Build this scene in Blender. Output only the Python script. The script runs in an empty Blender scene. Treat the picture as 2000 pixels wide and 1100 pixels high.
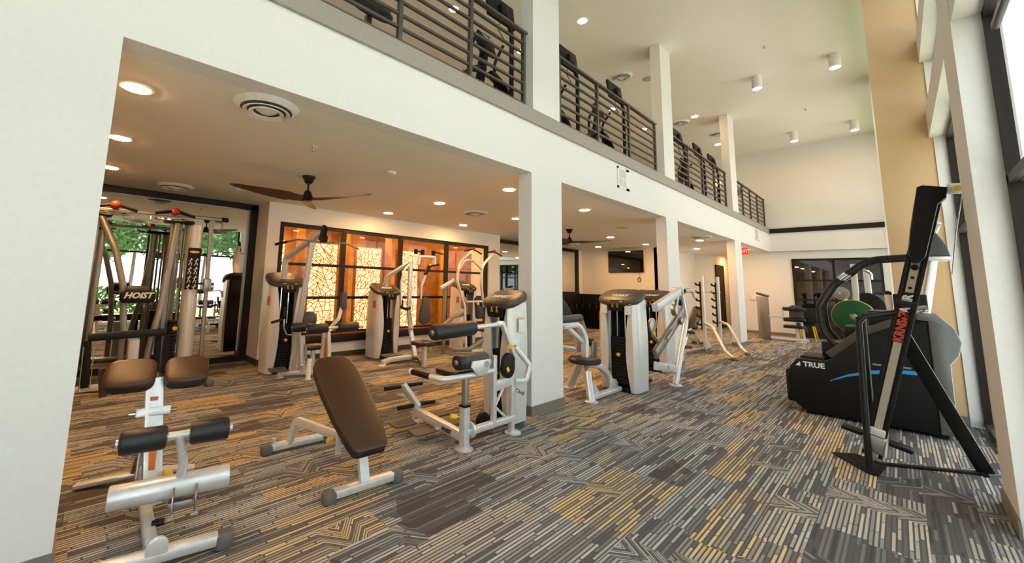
import bpy, math, random
from mathutils import Vector, Matrix
random.seed(7)
SC = bpy.context.scene
COL = SC.collection

# ------------------------------------------------------------------ camera
def set_camera():
    f, cx, cy = 795.1, 884.5, 450.5
    pitch, yaw, roll = .1288, .8287, .0255
    fw = Vector((math.cos(yaw)*math.cos(pitch), math.sin(yaw)*math.cos(pitch), math.sin(pitch)))
    r = fw.cross(Vector((0, 0, 1))).normalized()
    u = r.cross(fw)
    c, s = math.cos(roll), math.sin(roll)
    R, U = r*c+u*s, u*c-r*s
    cam = bpy.data.cameras.new('camera')
    cam.sensor_width = 36
    cam.lens = f/2000*36
    cam.shift_x = (1000-cx)/2000
    cam.shift_y = (cy-550)/2000
    cam.clip_start = .02
    cam.clip_end = 300
    o = bpy.data.objects.new('camera', cam)
    COL.objects.link(o)
    m = Matrix((R, U, -fw)).transposed().to_4x4()
    m.translation = Vector((0, -2.991, 1.5017))
    o.matrix_world = m
    SC.camera = o
set_camera()

# ------------------------------------------------------------------ sky, exposure
W = bpy.data.worlds.new('sky')
SC.world = W
W.use_nodes = True
bg = W.node_tree.nodes['Background']
bg.inputs[0].default_value = (.88, .95, 1.0, 1)
bg.inputs[1].default_value = 1.9
SC.view_settings.view_transform = 'Standard'
SC.view_settings.look = 'None'
SC.view_settings.gamma = 1
SC.view_settings.use_curve_mapping = False
SC.view_settings.exposure = 0.78
SC.cycles.max_bounces = 7
SC.cycles.diffuse_bounces = 4
SC.cycles.glossy_bounces = 3
SC.cycles.transparent_max_bounces = 10
SC.cycles.sample_clamp_indirect = 8
SC.cycles.caustics_reflective = False
SC.cycles.caustics_refractive = False
SC.cycles.blur_glossy = 0.5
SC.cycles.use_denoising = True
SC.cycles.use_adaptive_sampling = True
SC.cycles.adaptive_threshold = .04

SUN = bpy.data.lights.new('sun', 'SUN')
SUN.energy = 13.5
SUN.angle = .02
SUN.color = (1, .95, .90)
so = bpy.data.objects.new('sun', SUN)
COL.objects.link(so)
so.rotation_euler = Vector((-.62, -.10, -.78)).to_track_quat('-Z', 'Y').to_euler()

def portal(c, sx, sz):
    """daylight enters through this window opening (sky portal, facing the room)"""
    l = bpy.data.lights.new('window_daylight', 'AREA')
    l.shape = 'RECTANGLE'
    l.size, l.size_y = sx, sz
    l.cycles.is_portal = True
    o = bpy.data.objects.new('window_daylight', l)
    COL.objects.link(o)
    o.location = c
    o.rotation_euler = (math.pi/2, 0, 0)     # -Z of the lamp looks along +Y, into the room
    o['kind'] = 'helper'
for x0, x1 in ((-2.8, -.3), (.3, 4.53), (5.19, 7.85), (8.5, 13.0), (13.65, 17.9)):
    portal(((x0+x1)/2, -3.64, 1.75), x1-x0, 3.5)
    portal(((x0+x1)/2, -3.64, 5.0), x1-x0, 2.3)
# ------------------------------------------------------------------ mesh helpers
def V3(p): return Vector(p)
def circ(r, n=10, r2=None):
    r2 = r if r2 is None else r2
    return [(r*math.cos(2*math.pi*i/n), r2*math.sin(2*math.pi*i/n)) for i in range(n)]
def rrect(w, h, r=.01, n=2):
    r = min(r, w/2-1e-4, h/2-1e-4)
    out = []
    for cx, cy, a0 in ((w/2-r, h/2-r, 0), (-w/2+r, h/2-r, 90), (-w/2+r, -h/2+r, 180), (w/2-r, -h/2+r, 270)):
        for k in range(n+1):
            a = math.radians(a0+90*k/n)
            out.append((cx+r*math.cos(a), cy+r*math.sin(a)))
    return out
def fillet(pts, r, n=5):
    pts = [V3(p) for p in pts]
    out = [pts[0]]
    for i in range(1, len(pts)-1):
        a, b, c = pts[i-1], pts[i], pts[i+1]
        d1, d2 = (a-b), (c-b)
        l1, l2 = d1.length, d2.length
        d1.normalize(); d2.normalize()
        ang = d1.angle(d2)
        if ang > math.pi-.05:
            out.append(b); continue
        t = min(r/math.tan(ang/2), l1*.48, l2*.48)
        rr = t*math.tan(ang/2)
        m = (d1+d2).normalized()
        cen = b+m*(rr/math.sin(ang/2))
        p, q = b+d1*t, b+d2*t
        vp, vq = p-cen, q-cen
        tot = vp.angle(vq)
        ax = vp.cross(vq).normalized()
        for k in range(n+1):
            out.append(cen+Matrix.Rotation(tot*k/n, 3, ax) @ vp)
    out.append(pts[-1])
    return out

class MB:
    def __init__(s):
        s.V, s.F = [], []
    def add(s, vs, fs):
        o = len(s.V)
        s.V += [V3(v) for v in vs]
        s.F += [tuple(i+o for i in f) for f in fs]
        return s
    def sweep(s, pts, prof, up=(0, 0, 1), caps=True, closed=False):
        pts = [V3(p) for p in pts]
        n, k = len(pts), len(prof)
        ts = [(pts[(i+1) % n]-pts[i]).normalized() for i in range(n if closed else n-1)]
        t = ts[0]
        u = V3(up)
        if abs(u.normalized().dot(t)) > .98:
            u = Vector((1, 0, 0)) if abs(t.x) < .9 else Vector((0, 1, 0))
        sd = t.cross(u).normalized()
        u = sd.cross(t).normalized()
        rings = []
        for i in range(n):
            tin = ts[i-1] if (i > 0 or closed) else ts[0]
            tout = ts[i] if i < len(ts) else ts[-1]
            nb = tin+tout
            nb = nb.normalized() if nb.length > 1e-6 else tin
            ring = []
            for a, b in prof:
                d = sd*a+u*b
                den = tin.dot(nb)
                if den > .2:
                    d = d-tin*(d.dot(nb)/den)
                ring.append(pts[i]+d)
            rings.append(ring)
            if tin.angle(tout, 0) > 1e-5:
                q = tin.rotation_difference(tout)
                sd = q @ sd; u = q @ u
        vs = [v for r in rings for v in r]
        fs = []
        for i in range(n if closed else n-1):
            j = (i+1) % n
            for a in range(k):
                b = (a+1) % k
                fs.append((i*k+a, i*k+b, j*k+b, j*k+a))
        if caps and not closed:
            fs.append(tuple(range(k-1, -1, -1)))
            fs.append(tuple((n-1)*k+a for a in range(k)))
        return s.add(vs, fs)
    def tube(s, pts, r, n=10, fil=0, up=(0, 0, 1), closed=False):
        if fil: pts = fillet(pts, fil)
        return s.sweep(pts, circ(r, n), up, True, closed)
    def bar(s, pts, w, h, r=.008, fil=0, up=(0, 0, 1), seg=5):
        if fil: pts = fillet(pts, fil, seg)
        return s.sweep(pts, rrect(w, h, r), up)
    def lathe(s, p0, p1, prof, n=16):
        p0, p1 = V3(p0), V3(p1)
        d = p1-p0
        L = d.length
        d.normalize()
        a = d.cross(Vector((0, 0, 1)) if abs(d.z) < .9 else Vector((1, 0, 0))).normalized()
        b = d.cross(a)
        vs, fs = [], []
        for t, r in prof:
            for i in range(n):
                an = 2*math.pi*i/n
                vs.append(p0+d*(t*L)+(a*math.cos(an)+b*math.sin(an))*max(r, 1e-4))
        for j in range(len(prof)-1):
            for i in range(n):
                k = (i+1) % n
                fs.append((j*n+i, j*n+k, (j+1)*n+k, (j+1)*n+i))
        fs.append(tuple(range(n-1, -1, -1)))
        fs.append(tuple((len(prof)-1)*n+i for i in range(n)))
        return s.add(vs, fs)
    def cyl(s, p0, p1, r, n=16, bev=0):
        L = (V3(p1)-V3(p0)).length
        if bev:
            e = min(bev/L, .45)
            return s.lathe(p0, p1, [(0, r-bev), (e*.3, r-bev*.3), (e, r), (1-e, r), (1-e*.3, r-bev*.3), (1, r-bev)], n)
        return s.lathe(p0, p1, [(0, r), (1, r)], n)
    def pad(s, outline, o, u, v, th, e=.01, dome=0):
        """solid plate: 2-D outline in the frame (o; u, v), thickness th along u x v, edges rounded by e"""
        o, u, v = V3(o), V3(u).normalized(), V3(v).normalized()
        n = u.cross(v).normalized()
        v = n.cross(u)
        k = len(outline)
        nor = []
        for i in range(k):
            a, b, c = outline[i-1], outline[i], outline[(i+1) % k]
            d1 = Vector((b[0]-a[0], b[1]-a[1])); d2 = Vector((c[0]-b[0], c[1]-b[1]))
            if d1.length < 1e-9: d1 = d2
            if d2.length < 1e-9: d2 = d1
            d1.normalize(); d2.normalize()
            m = Vector((d1.y+d2.y, -d1.x-d2.x))
            if m.length < 1e-6: m = Vector((d1.y, -d1.x))
            m.normalize()
            nor.append(m*min(1/max(.4, m.dot(Vector((d1.y, -d1.x)))), 2))
        e = min(e, th*.49)
        if e > 0:
            lay = [(0, e), (e*.35, e*.25), (e, 0), (th-e, 0), (th-e*.35, e*.25), (th, e)]
        else:
            lay = [(0, 0), (th, 0)]
        if dome: lay.append((th+dome, e+dome*4))
        vs = [o+u*(outline[i][0]-nor[i].x*ins)+v*(outline[i][1]-nor[i].y*ins)+n*z for z, ins in lay for i in range(k)]
        fs = []
        for j in range(len(lay)-1):
            for i in range(k):
                b = (i+1) % k
                fs.append((j*k+i, j*k+b, (j+1)*k+b, (j+1)*k+i))
        fs.append(tuple(range(k-1, -1, -1)))
        fs.append(tuple((len(lay)-1)*k+i for i in range(k)))
        return s.add(vs, fs)
    def box(s, lo, hi, e=0):
        lo, hi = [min(a, b) for a, b in zip(lo, hi)], [max(a, b) for a, b in zip(lo, hi)]
        w, h, d = [hi[i]-lo[i] for i in range(3)]
        if e <= 0:
            x0, y0, z0 = lo; x1, y1, z1 = hi
            return s.add([(x0,y0,z0),(x1,y0,z0),(x1,y1,z0),(x0,y1,z0),(x0,y0,z1),(x1,y0,z1),(x1,y1,z1),(x0,y1,z1)],
                         [(0,3,2,1),(4,5,6,7),(0,1,5,4),(1,2,6,5),(2,3,7,6),(3,0,4,7)])
        return s.pad(rrect(w, h, e, 1), ((lo[0]+hi[0])/2, (lo[1]+hi[1])/2, lo[2]), (1, 0, 0), (0, 1, 0), d, e)
    def obox(s, c, u, v, size, e=.004):
        """oriented box: centre c, axes u, v (w = u x v), full sizes"""
        u = V3(u).normalized(); v = V3(v).normalized(); n = u.cross(v).normalized(); v = n.cross(u)
        return s.pad(rrect(size[0], size[1], max(e, .0005), 1), V3(c)-n*(size[2]/2), u, v, size[2], e)
    def sphere(s, c, r, n=10, sz=1):
        c = V3(c)
        prof = [(.5-.5*math.cos(math.pi*j/8), r*math.sin(math.pi*j/8)) for j in range(9)]
        return s.lathe(c-Vector((0, 0, r*sz)), c+Vector((0, 0, r*sz)), prof, n)
    def build(s, name, mat, loc=(0, 0, 0), ang=35):
        me = bpy.data.meshes.new(name)
        L = V3(loc)
        me.from_pydata([v-L for v in s.V], [], s.F)
        me.polygons.foreach_set('use_smooth', [True]*len(me.polygons))
        me.set_sharp_from_angle(angle=math.radians(ang))
        me.materials.append(mat)
        me.update()
        o = bpy.data.objects.new(name, me)
        COL.objects.link(o)
        return o

def tag(o, label=None, cat=None, group=None, kind=None):
    if label: o['label'] = label
    if cat: o['category'] = cat
    if group: o['group'] = group
    if kind: o['kind'] = kind
    return o
class Thing:
    def __init__(s, name, label, cat, loc, group=None, kind=None):
        s.root = bpy.data.objects.new(name, None)
        s.root.empty_display_size = .1
        COL.objects.link(s.root)
        s.loc = V3(loc)
        s.root.location = s.loc
        tag(s.root, label, cat, group, kind)
    def part(s, name, mb, mat, parent=None, label=None, ang=35):
        o = mb.build(name, mat, s.loc, ang)
        o.parent = parent or s.root
        if label: o['label'] = label
        return o
def copy_thing(root, loc, label=None, group=None):
    def rec(o, par):
        c = o.copy()
        COL.objects.link(c)
        c.parent = par
        for ch in o.children: rec(ch, c)
        return c
    r = rec(root, None)
    r.location = loc
    if label: r['label'] = label
    if group: r['group'] = group
    return r
def struct(name, mb, mat, label, cat, parent=None):
    o = mb.build(name, mat, (0, 0, 0), 30)
    if parent: o.parent = parent
    else: tag(o, label, cat, kind='structure')
    return o
def lettering(text, size, o, u, v, mat, depth=.0015, shear=0, name='lettering', loc=(0, 0, 0), parent=None, bold=.0, ax='CENTER'):
    cu = bpy.data.curves.new(name, 'FONT')
    cu.body = text
    cu.size = size
    cu.shear = shear
    cu.extrude = depth
    cu.offset = bold
    cu.align_x = ax
    cu.align_y = 'CENTER'
    cu.resolution_u = 2
    t = bpy.data.objects.new(name, cu)
    me = bpy.data.meshes.new_from_object(t)
    bpy.data.objects.remove(t)
    u = V3(u).normalized(); n = u.cross(V3(v)).normalized(); v = n.cross(u)
    M = Matrix((u, v, n)).transposed().to_4x4()
    M.translation = V3(o)-V3(loc)
    me.transform(M)
    me.materials.clear()
    me.materials.append(mat)
    me.name = name
    ob = bpy.data.objects.new(name, me)
    COL.objects.link(ob)
    if parent: ob.parent = parent
    return ob

# ------------------------------------------------------------------ materials
class X:
    """tiny expression builder for math nodes"""
    def __init__(s, nt, k): s.nt, s.k = nt, k
    def _op(s, op, *a):
        n = s.nt.nodes.new('ShaderNodeMath'); n.operation = op
        for i, q in enumerate((s,)+a):
            if isinstance(q, X): s.nt.links.new(q.k, n.inputs[i])
            else: n.inputs[i].default_value = q
        return X(s.nt, n.outputs[0])
    def __add__(s, b): return s._op('ADD', b)
    def __sub__(s, b): return s._op('SUBTRACT', b)
    def __mul__(s, b): return s._op('MULTIPLY', b)
    def __truediv__(s, b): return s._op('DIVIDE', b)
    def floor(s): return s._op('FLOOR')
    def frac(s): return s._op('FRACT')
    def abs(s): return s._op('ABSOLUTE')
    def gt(s, b): return s._op('GREATER_THAN', b)
    def lt(s, b): return s._op('LESS_THAN', b)
    def mn(s, b): return s._op('MINIMUM', b)
    def mx(s, b): return s._op('MAXIMUM', b)
def comb(nt, x, y, z=0.):
    n = nt.nodes.new('ShaderNodeCombineXYZ')
    for i, q in enumerate((x, y, z)):
        if isinstance(q, X): nt.links.new(q.k, n.inputs[i])
        else: n.inputs[i].default_value = q
    return n.outputs[0]
def wnoise(nt, x, y, z=0.):
    n = nt.nodes.new('ShaderNodeTexWhiteNoise'); n.noise_dimensions = '3D'
    nt.links.new(comb(nt, x, y, z), n.inputs['Vector'])
    return X(nt, n.outputs['Value'])
def ramp(nt, fac, stops, interp='LINEAR'):
    n = nt.nodes.new('ShaderNodeValToRGB')
    n.color_ramp.interpolation = interp
    el = n.color_ramp.elements
    while len(el) > 1: el.remove(el[-1])
    el[0].position = stops[0][0]; el[0].color = (*stops[0][1], 1)
    for p, c in stops[1:]:
        e = el.new(p); e.color = (*c, 1)
    nt.links.new(fac.k if isinstance(fac, X) else fac, n.inputs[0])
    return n.outputs[0]
def mixc(nt, fac, a, b):
    n = nt.nodes.new('ShaderNodeMix'); n.data_type = 'RGBA'
    for sock, q in ((n.inputs[0], fac), (n.inputs[6], a), (n.inputs[7], b)):
        if isinstance(q, X): nt.links.new(q.k, sock)
        elif isinstance(q, tuple): sock.default_value = (*q, 1)
        elif isinstance(q, (int, float)): sock.default_value = q
        else: nt.links.new(q, sock)
    return n.outputs[2]
def newmat(name):
    m = bpy.data.materials.new(name); m.use_nodes = True
    nt = m.node_tree
    return m, nt, nt.nodes['Principled BSDF']
MATS = {}
def mat(name, col, rough=.5, metal=0., var=.06, scale=30., bump=0., bscale=200., spec=None, coat=0.):
    """paint / metal / plastic with faint procedural variation"""
    m, nt, p = newmat(name)
    tc = nt.nodes.new('ShaderNodeTexCoord')
    nz = nt.nodes.new('ShaderNodeTexNoise')
    nz.inputs['Scale'].default_value = scale; nz.inputs['Detail'].default_value = 3
    nt.links.new(tc.outputs['Object'], nz.inputs['Vector'])
    lo = tuple(c*(1-var) for c in col); hi = tuple(min(1, c*(1+var)) for c in col)
    nt.links.new(ramp(nt, nz.outputs[0], [(.3, lo), (.7, hi)]), p.inputs['Base Color'])
    p.inputs['Roughness'].default_value = rough
    p.inputs['Metallic'].default_value = metal
    if spec is not None: p.inputs['Specular IOR Level'].default_value = spec
    if coat: p.inputs['Coat Weight'].default_value = coat
    if bump:
        n2 = nt.nodes.new('ShaderNodeTexNoise'); n2.inputs['Scale'].default_value = bscale
        nt.links.new(tc.outputs['Object'], n2.inputs['Vector'])
        b = nt.nodes.new('ShaderNodeBump'); b.inputs['Strength'].default_value = bump; b.inputs['Distance'].default_value = .002
        nt.links.new(n2.outputs[0], b.inputs['Height']); nt.links.new(b.outputs[0], p.inputs['Normal'])
    MATS[name] = m
    return m
def emit(name, col, st):
    m, nt, p = newmat(name)
    p.inputs['Base Color'].default_value = (*col, 1)
    p.inputs['Emission Color'].default_value = (*col, 1)
    p.inputs['Emission Strength'].default_value = st
    MATS[name] = m
    return m
WALL = mat('wall_paint', (.80, .78, .755), .8, bump=.15, var=.02)
CEIL = mat('ceiling_paint', (.88, .84, .76), .85, bump=.15, var=.02)
TRIMG = mat('taupe_trim', (.33, .30, .25), .55)
BASEB = mat('taupe_baseboard', (.21, .185, .155), .55)
DARKW = mat('dark_bronze_frame', (.018, .012, .010), .45, spec=.25)
RAILM = mat('bronze_rail_metal', (.105, .092, .078), .42, .5)
SILV = mat('silver_painted_steel', (.74, .745, .75), .33, .45)
SHROUD = mat('pearl_grey_shroud', (.72, .71, .69), .36, .25)
CHROME = mat('chrome', (.75, .75, .76), .12, 1.)
STEEL = mat('brushed_steel', (.42, .41, .40), .35, .9)
BRONZE = mat('warm_grey_steel', (.30, .27, .235), .36, .75)
BLK = mat('black_plastic', (.008, .008, .009), .45, var=.2, spec=.25)
BLKM = mat('black_satin_metal', (.012, .012, .013), .38, .2, var=.2, spec=.35)
VINYL = mat('black_vinyl', (.012, .012, .013), .40, var=.25, bump=.25, bscale=500)
BROWN = mat('dark_brown_vinyl', (.055, .022, .009), .36, var=.12, bump=.25, bscale=500)
GREYV = mat('charcoal_vinyl', (.055, .052, .055), .5, var=.12, bump=.2, bscale=500)
RUBB = mat('grey_rubber_foot', (.13, .12, .11), .55)
FOOTP = mat('dark_tread_plate', (.07, .066, .062), .5, bump=.6, bscale=260)
YEL = mat('yellow_plastic', (.85, .50, .02), .35)
ORNG = mat('orange_sticker', (.80, .17, .02), .5)
REDS = mat('red_sticker', (.55, .10, .045), .5)
WHT = mat('white_plastic', (.80, .79, .76), .45)
CAPB = mat('dark_taupe_cap', (.055, .047, .040), .42, var=.12)
STKW = mat('white_sticker', (.75, .75, .73), .5)
GREEN = mat('green_rubber_plate', (.004, .10, .030), .5, var=.15)
PALEY = mat('pale_yellow_rim', (.70, .55, .15), .5)
WHTL = mat('white_print', (.82, .82, .82), .5)
BLUE = mat('blue_stripe', (.02, .30, .65), .4)
REDM = mat('red_cushion', (.35, .02, .015), .45)
WALNUT = mat('walnut_blade', (.075, .030, .012), .35, scale=12, var=.35)
TILEB = mat('black_cabinet', (.006, .006, .006), .35, spec=.2)
def mirror_mat():
    m, nt, p = newmat('mirror_glass')
    p.inputs['Base Color'].default_value = (.86, .88, .86, 1); p.inputs['Metallic'].default_value = 1; p.inputs['Roughness'].default_value = 0.0
    return m
MIRROR = mirror_mat()
def glass_mat(name, tint, refl):
    m, nt, p = newmat(name)
    nt.nodes.remove(p)
    out = nt.nodes['Material Output']
    tr = nt.nodes.new('ShaderNodeBsdfTransparent'); tr.inputs[0].default_value = (*tint, 1)
    gl = nt.nodes.new('ShaderNodeBsdfGlossy'); gl.inputs['Roughness'].default_value = 0.0
    fr = nt.nodes.new('ShaderNodeFresnel'); fr.inputs[0].default_value = refl
    mx = nt.nodes.new('ShaderNodeMixShader')
    ge = nt.nodes.new('ShaderNodeNewGeometry')
    fac = X(nt, fr.outputs[0])*(X(nt, ge.outputs['Backfacing'])*-1.+1.)
    nt.links.new(fac.k, mx.inputs[0]); nt.links.new(tr.outputs[0], mx.inputs[1]); nt.links.new(gl.outputs[0], mx.inputs[2])
    nt.links.new(mx.outputs[0], out.inputs[0])
    return m
GLASS = glass_mat('clear_glass', (.93, .95, .94), 1.45)
GLASSW = glass_mat('interior_glass', (.95, .93, .88), 1.45)
def darkglass():
    m, nt, p = newmat('dark_glass')
    p.inputs['Base Color'].default_value = (.006, .006, .006, 1); p.inputs['Roughness'].default_value = .02; p.inputs['IOR'].default_value = 2.0
    return m
DGLASS = darkglass()
LAMP = emit('warm_lamp', (1, .54, .20), 215.)
LAMPU = emit('warm_lamp_upper', (1, .58, .24), 105.)
PANEL = emit('backlit_panel', (1, .72, .34), 1.35)
EXITR = emit('exit_red', (.9, .03, .02), .8)
def carpet_mat():
    m, nt, p = newmat('striped_carpet')
    tc = nt.nodes.new('ShaderNodeTexCoord')
    sep = nt.nodes.new('ShaderNodeSeparateXYZ')
    nt.links.new(tc.outputs['Object'], sep.inputs[0])
    x, y = X(nt, sep.outputs[0]), X(nt, sep.outputs[1])
    # plank modules, each row shifted
    PW, PL = .25, 1.0
    row = (y/PW).floor()
    xs = x/PL+wnoise(nt, row, 3.1)*1.
    colm = xs.floor()
    h1, h2, h3 = wnoise(nt, row, colm, 1.7), wnoise(nt, row, colm, 5.3), wnoise(nt, row, colm, 9.9)
    lx, ly = xs.frac(), (y/PW).frac()
    # in some modules part of the lines kinks diagonally
    kink = (h3.gt(.62))*((lx-(h2*.5+.15)).mx(0.).mn(.13))*PL*1.25
    kink2 = (h3.lt(.14))*((lx-(h1*.4+.4)).abs().mn(.12))*PL*1.3
    yy = y+kink-kink2
    SW = .0242
    si = (yy/SW).floor()
    sf = (yy/SW).frac()
    so = wnoise(nt, si, 11.3)
    dl = wnoise(nt, si, 4.4)*.62+.16
    xd = x/dl+so*7.
    di = xd.floor()
    df = xd.frac()
    c = wnoise(nt, si, di, 2.2)
    c2 = wnoise(nt, si, di, 7.7)
    # large fields: some modules ochre, some blue grey, some dark
    pale = ramp(nt, c, [(0, (.10, .098, .105)), (.22, (.165, .168, .175)), (.42, (.25, .26, .265)), (.64, (.33, .345, .35)), (.84, (.43, .43, .42))], 'CONSTANT')
    beige = ramp(nt, c, [(0, (.12, .115, .115)), (.20, (.25, .245, .235)), (.38, (.40, .355, .285)), (.66, (.48, .425, .34)), (.88, (.33, .315, .28))], 'CONSTANT')
    gold = ramp(nt, c, [(0, (.13, .12, .112)), (.20, (.26, .235, .195)), (.36, (.52, .375, .175)), (.66, (.58, .43, .23)), (.88, (.40, .33, .22))], 'CONSTANT')
    dark = ramp(nt, c, [(0, (.065, .058, .060)), (.36, (.10, .090, .092)), (.64, (.16, .152, .15)), (.88, (.33, .305, .255))], 'CONSTANT')
    big = nt.nodes.new('ShaderNodeTexNoise'); big.inputs['Scale'].default_value = .9; big.inputs['Detail'].default_value = 1
    nt.links.new(tc.outputs['Object'], big.inputs['Vector'])
    sel = h1*.75+X(nt, big.outputs[0])*.5-.12
    col = mixc(nt, sel.gt(.70), mixc(nt, sel.gt(.54), mixc(nt, sel.gt(.27), dark, pale), beige), gold)
    # dark joints between lines and at dash ends
    gap = sf.lt(.38).mx((df*dl).lt(.010))
    col = mixc(nt, gap, col, (.088, .080, .077))
    fz = nt.nodes.new('ShaderNodeTexNoise'); fz.inputs['Scale'].default_value = 420; fz.inputs['Detail'].default_value = 1
    nt.links.new(tc.outputs['Object'], fz.inputs['Vector'])
    f = X(nt, fz.outputs[0])*.9+.82
    mul = nt.nodes.new('ShaderNodeMix'); mul.data_type = 'RGBA'; mul.blend_type = 'MULTIPLY'; mul.inputs[0].default_value = 1
    nt.links.new(col, mul.inputs[6])
    cc = nt.nodes.new('ShaderNodeCombineColor')
    for i in range(3): nt.links.new(f.k, cc.inputs[i])
    nt.links.new(cc.outputs[0], mul.inputs[7])
    nt.links.new(mul.outputs[2], p.inputs['Base Color'])
    p.inputs['Roughness'].default_value = .95
    p.inputs['Specular IOR Level'].default_value = .15
    b = nt.nodes.new('ShaderNodeBump'); b.inputs['Strength'].default_value = .5; b.inputs['Distance'].default_value = .004
    nt.links.new(fz.outputs[0], b.inputs['Height']); nt.links.new(b.outputs[0], p.inputs['Normal'])
    return m
CARPET = carpet_mat()
def translucent(name, col):
    m, nt, p = newmat(name)
    tr = nt.nodes.new('ShaderNodeBsdfTranslucent'); tr.inputs[0].default_value = (*col, 1)
    df = nt.nodes.new('ShaderNodeBsdfDiffuse'); df.inputs[0].default_value = (*col, 1)
    mx = nt.nodes.new('ShaderNodeMixShader'); mx.inputs[0].default_value = .35
    nt.links.new(tr.outputs[0], mx.inputs[1]); nt.links.new(df.outputs[0], mx.inputs[2]); nt.links.new(mx.outputs[0], nt.nodes['Material Output'].inputs[0])
    return m
FRET = translucent('fretwork_amber', (.85, .42, .08))
BALC = mat('pale_bounce_floor', (.52, .48, .43), .5)  # unseen floor, made pale to bounce light onto the upper ceiling
GRASS = mat('lawn', (.16, .24, .09), .9, scale=4, var=.35)
LEAF = mat('leaves', (.07, .17, .03), .6, scale=6, var=.5)
PAVE = mat('paving', (.64, .60, .55), .9, scale=3, var=.1)  # pale so that it bounces sunlight up to the ceilings
WOODP = mat('honey_wood_panel', (.42, .19, .055), .5, scale=5, var=.25)
# ================================================================== SETTING
H, HB, HT, HC = 2.9, 3.54, 3.72, 6.585        # soffit, beam top, balcony floor edge, upper ceiling
XE = 18.05
def B(*boxes, e=0):
    m = MB()
    for lo, hi in boxes: m.box(lo, hi, e)
    return m
struct('floor', B(((-4, -3.62, -.2), (23, 7.2, 0))), CARPET, 'striped grey and ochre carpet floor of the gym', 'floor')
# arcade: near wall, beam with balcony slab, columns
struct('wall_arcade', B(((-3, 0, 0), (.062, .2, H)), ((-3, 0, H), (XE, .2, HB))), WALL,
       'white near wall and long beam under the balcony', 'wall')
struct('ceiling_lower', B(((-3, .2, H), (22.5, 7.0, 3.5))), CEIL, 'beige ceiling under the balcony', 'ceiling')
struct('trim_1', B(((-3, -.035, HB), (XE, .34, HT))), TRIMG, 'taupe band along the balcony edge', 'trim')
struct('floor_balcony', B(((-3, .34, 3.5), (XE, 5.3, HT))), BALC, 'balcony floor behind the railing', 'floor')
cols = [(4.05, 4.72), (8.43, 9.04), (13.42, 14.09)]
nth = ['nearest', 'middle', 'farthest']
for i, (a, b) in enumerate(cols):
    c = struct('wall_column', B(((a, 0, 0), (b, .2, H))), WALL, 'white square column under the beam, %s of three' % nth[i], 'column')
    struct('baseboard', B(((a-.014, -.014, 0), (b+.014, .214, .105))), BASEB, None, None, c)
    struct('wall_upper_column', B(((a+.03, .0, HT), (b-.03, .2, HC))), WALL, 'white upper column between railings, %s of three' % nth[i], 'column')
struct('baseboard_near', B(((-3, -.014, 0), (.076, .214, .105))), BASEB, 'taupe baseboard at the foot of the near wall', 'baseboard')
struct('ceiling_upper', B(((-4, -3.62, HC), (XE+.3, 5.5, HC+.2))), CEIL, 'high cream ceiling over the hall and balcony', 'ceiling')
# far end
struct('wall_far', B(((XE, -3.62, 3.66), (XE+.3, 5.5, HC)), ((XE-.02, -3.62, H), (XE+.3, .2, 3.66))), WALL, 'grey far end wall above the dark window', 'wall')
struct('trim_2', B(((XE-.06, -3.4, HB), (XE, -.035, 3.70))), DARKW, 'dark band across the far end wall', 'trim')
struct('wall_far_lower', B(((18.15, -.56, 0), (18.4, .95, H)), ((18.15, -3.62, 2.63), (18.4, -.56, H)), ((18.15, -3.62, 0), (18.4, -2.72, 2.63))), WALL,
       'pale lower far wall around the dark window', 'wall')
struct('ceiling_far', B(((XE, -3.62, H), (22.5, .2, H+.05))), CEIL, 'strip of ceiling before the lower far wall', 'ceiling')
struct('baseboard_far', B(((18.135, -.56, 0), (18.15, .95, .10))), BASEB, 'taupe baseboard on the far wall', 'baseboard')
# back side of the lower room
struct('wall_mirror', B(((-2.2, 5.34, 0), (2.47, 5.5, H)), ((8.86, 5.34, 0), (14.6, 5.5, H))), WALL, 'wall carrying the mirrors', 'wall')
struct('wall_near_end', B(((-2.3, .2, 0), (-2.1, 5.5, H))), WALL, 'white end wall of the lower room', 'wall')
struct('wall_window', B(((2.47, 4.66, 0), (2.69, 5.34, H)), ((8.40, 4.66, 0), (8.86, 5.34, H)), ((2.69, 4.66, 2.56), (8.40, 4.86, H)), ((2.69, 4.66, 0), (8.40, 4.86, .30))), WALL,
       'white wall around the interior window', 'wall')
struct('baseboard_window', B(((2.456, 4.646, 0), (8.874, 4.66, .10)), ((2.456, 4.66, 0), (2.47, 5.3, .10))), mat('dark_baseboard', (.05, .04, .033), .5), 'dark baseboard under the interior window', 'baseboard')
struct('wall_television', B(((14.54, 2.5, 0), (14.74, 5.5, H)), ((14.54, 2.5, 0), (18.4, 2.62, H)), ((18.38, 1.9, 0), (18.5, 2.62, H)), ((18.5, 1.9, 0), (22.5, 2.0, H)), ((18.4, .85, 0), (22.5, .95, H)), ((22.4, .85, 0), (22.5, 2., H))), WALL,
       'wall with the television and the hallway beyond it', 'wall')
struct('wall_balcony_back', B(((-3, 5.3, HT), (XE, 5.5, HC))), WALL, 'back wall of the balcony', 'wall')
struct('wall_behind', B(((-3.6, -3.62, 0), (-3.4, .0, HC)), ((-3.4, 0, HT), (-3.2, 5.5, HC))), WALL, 'white wall behind the camera', 'wall')
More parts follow.
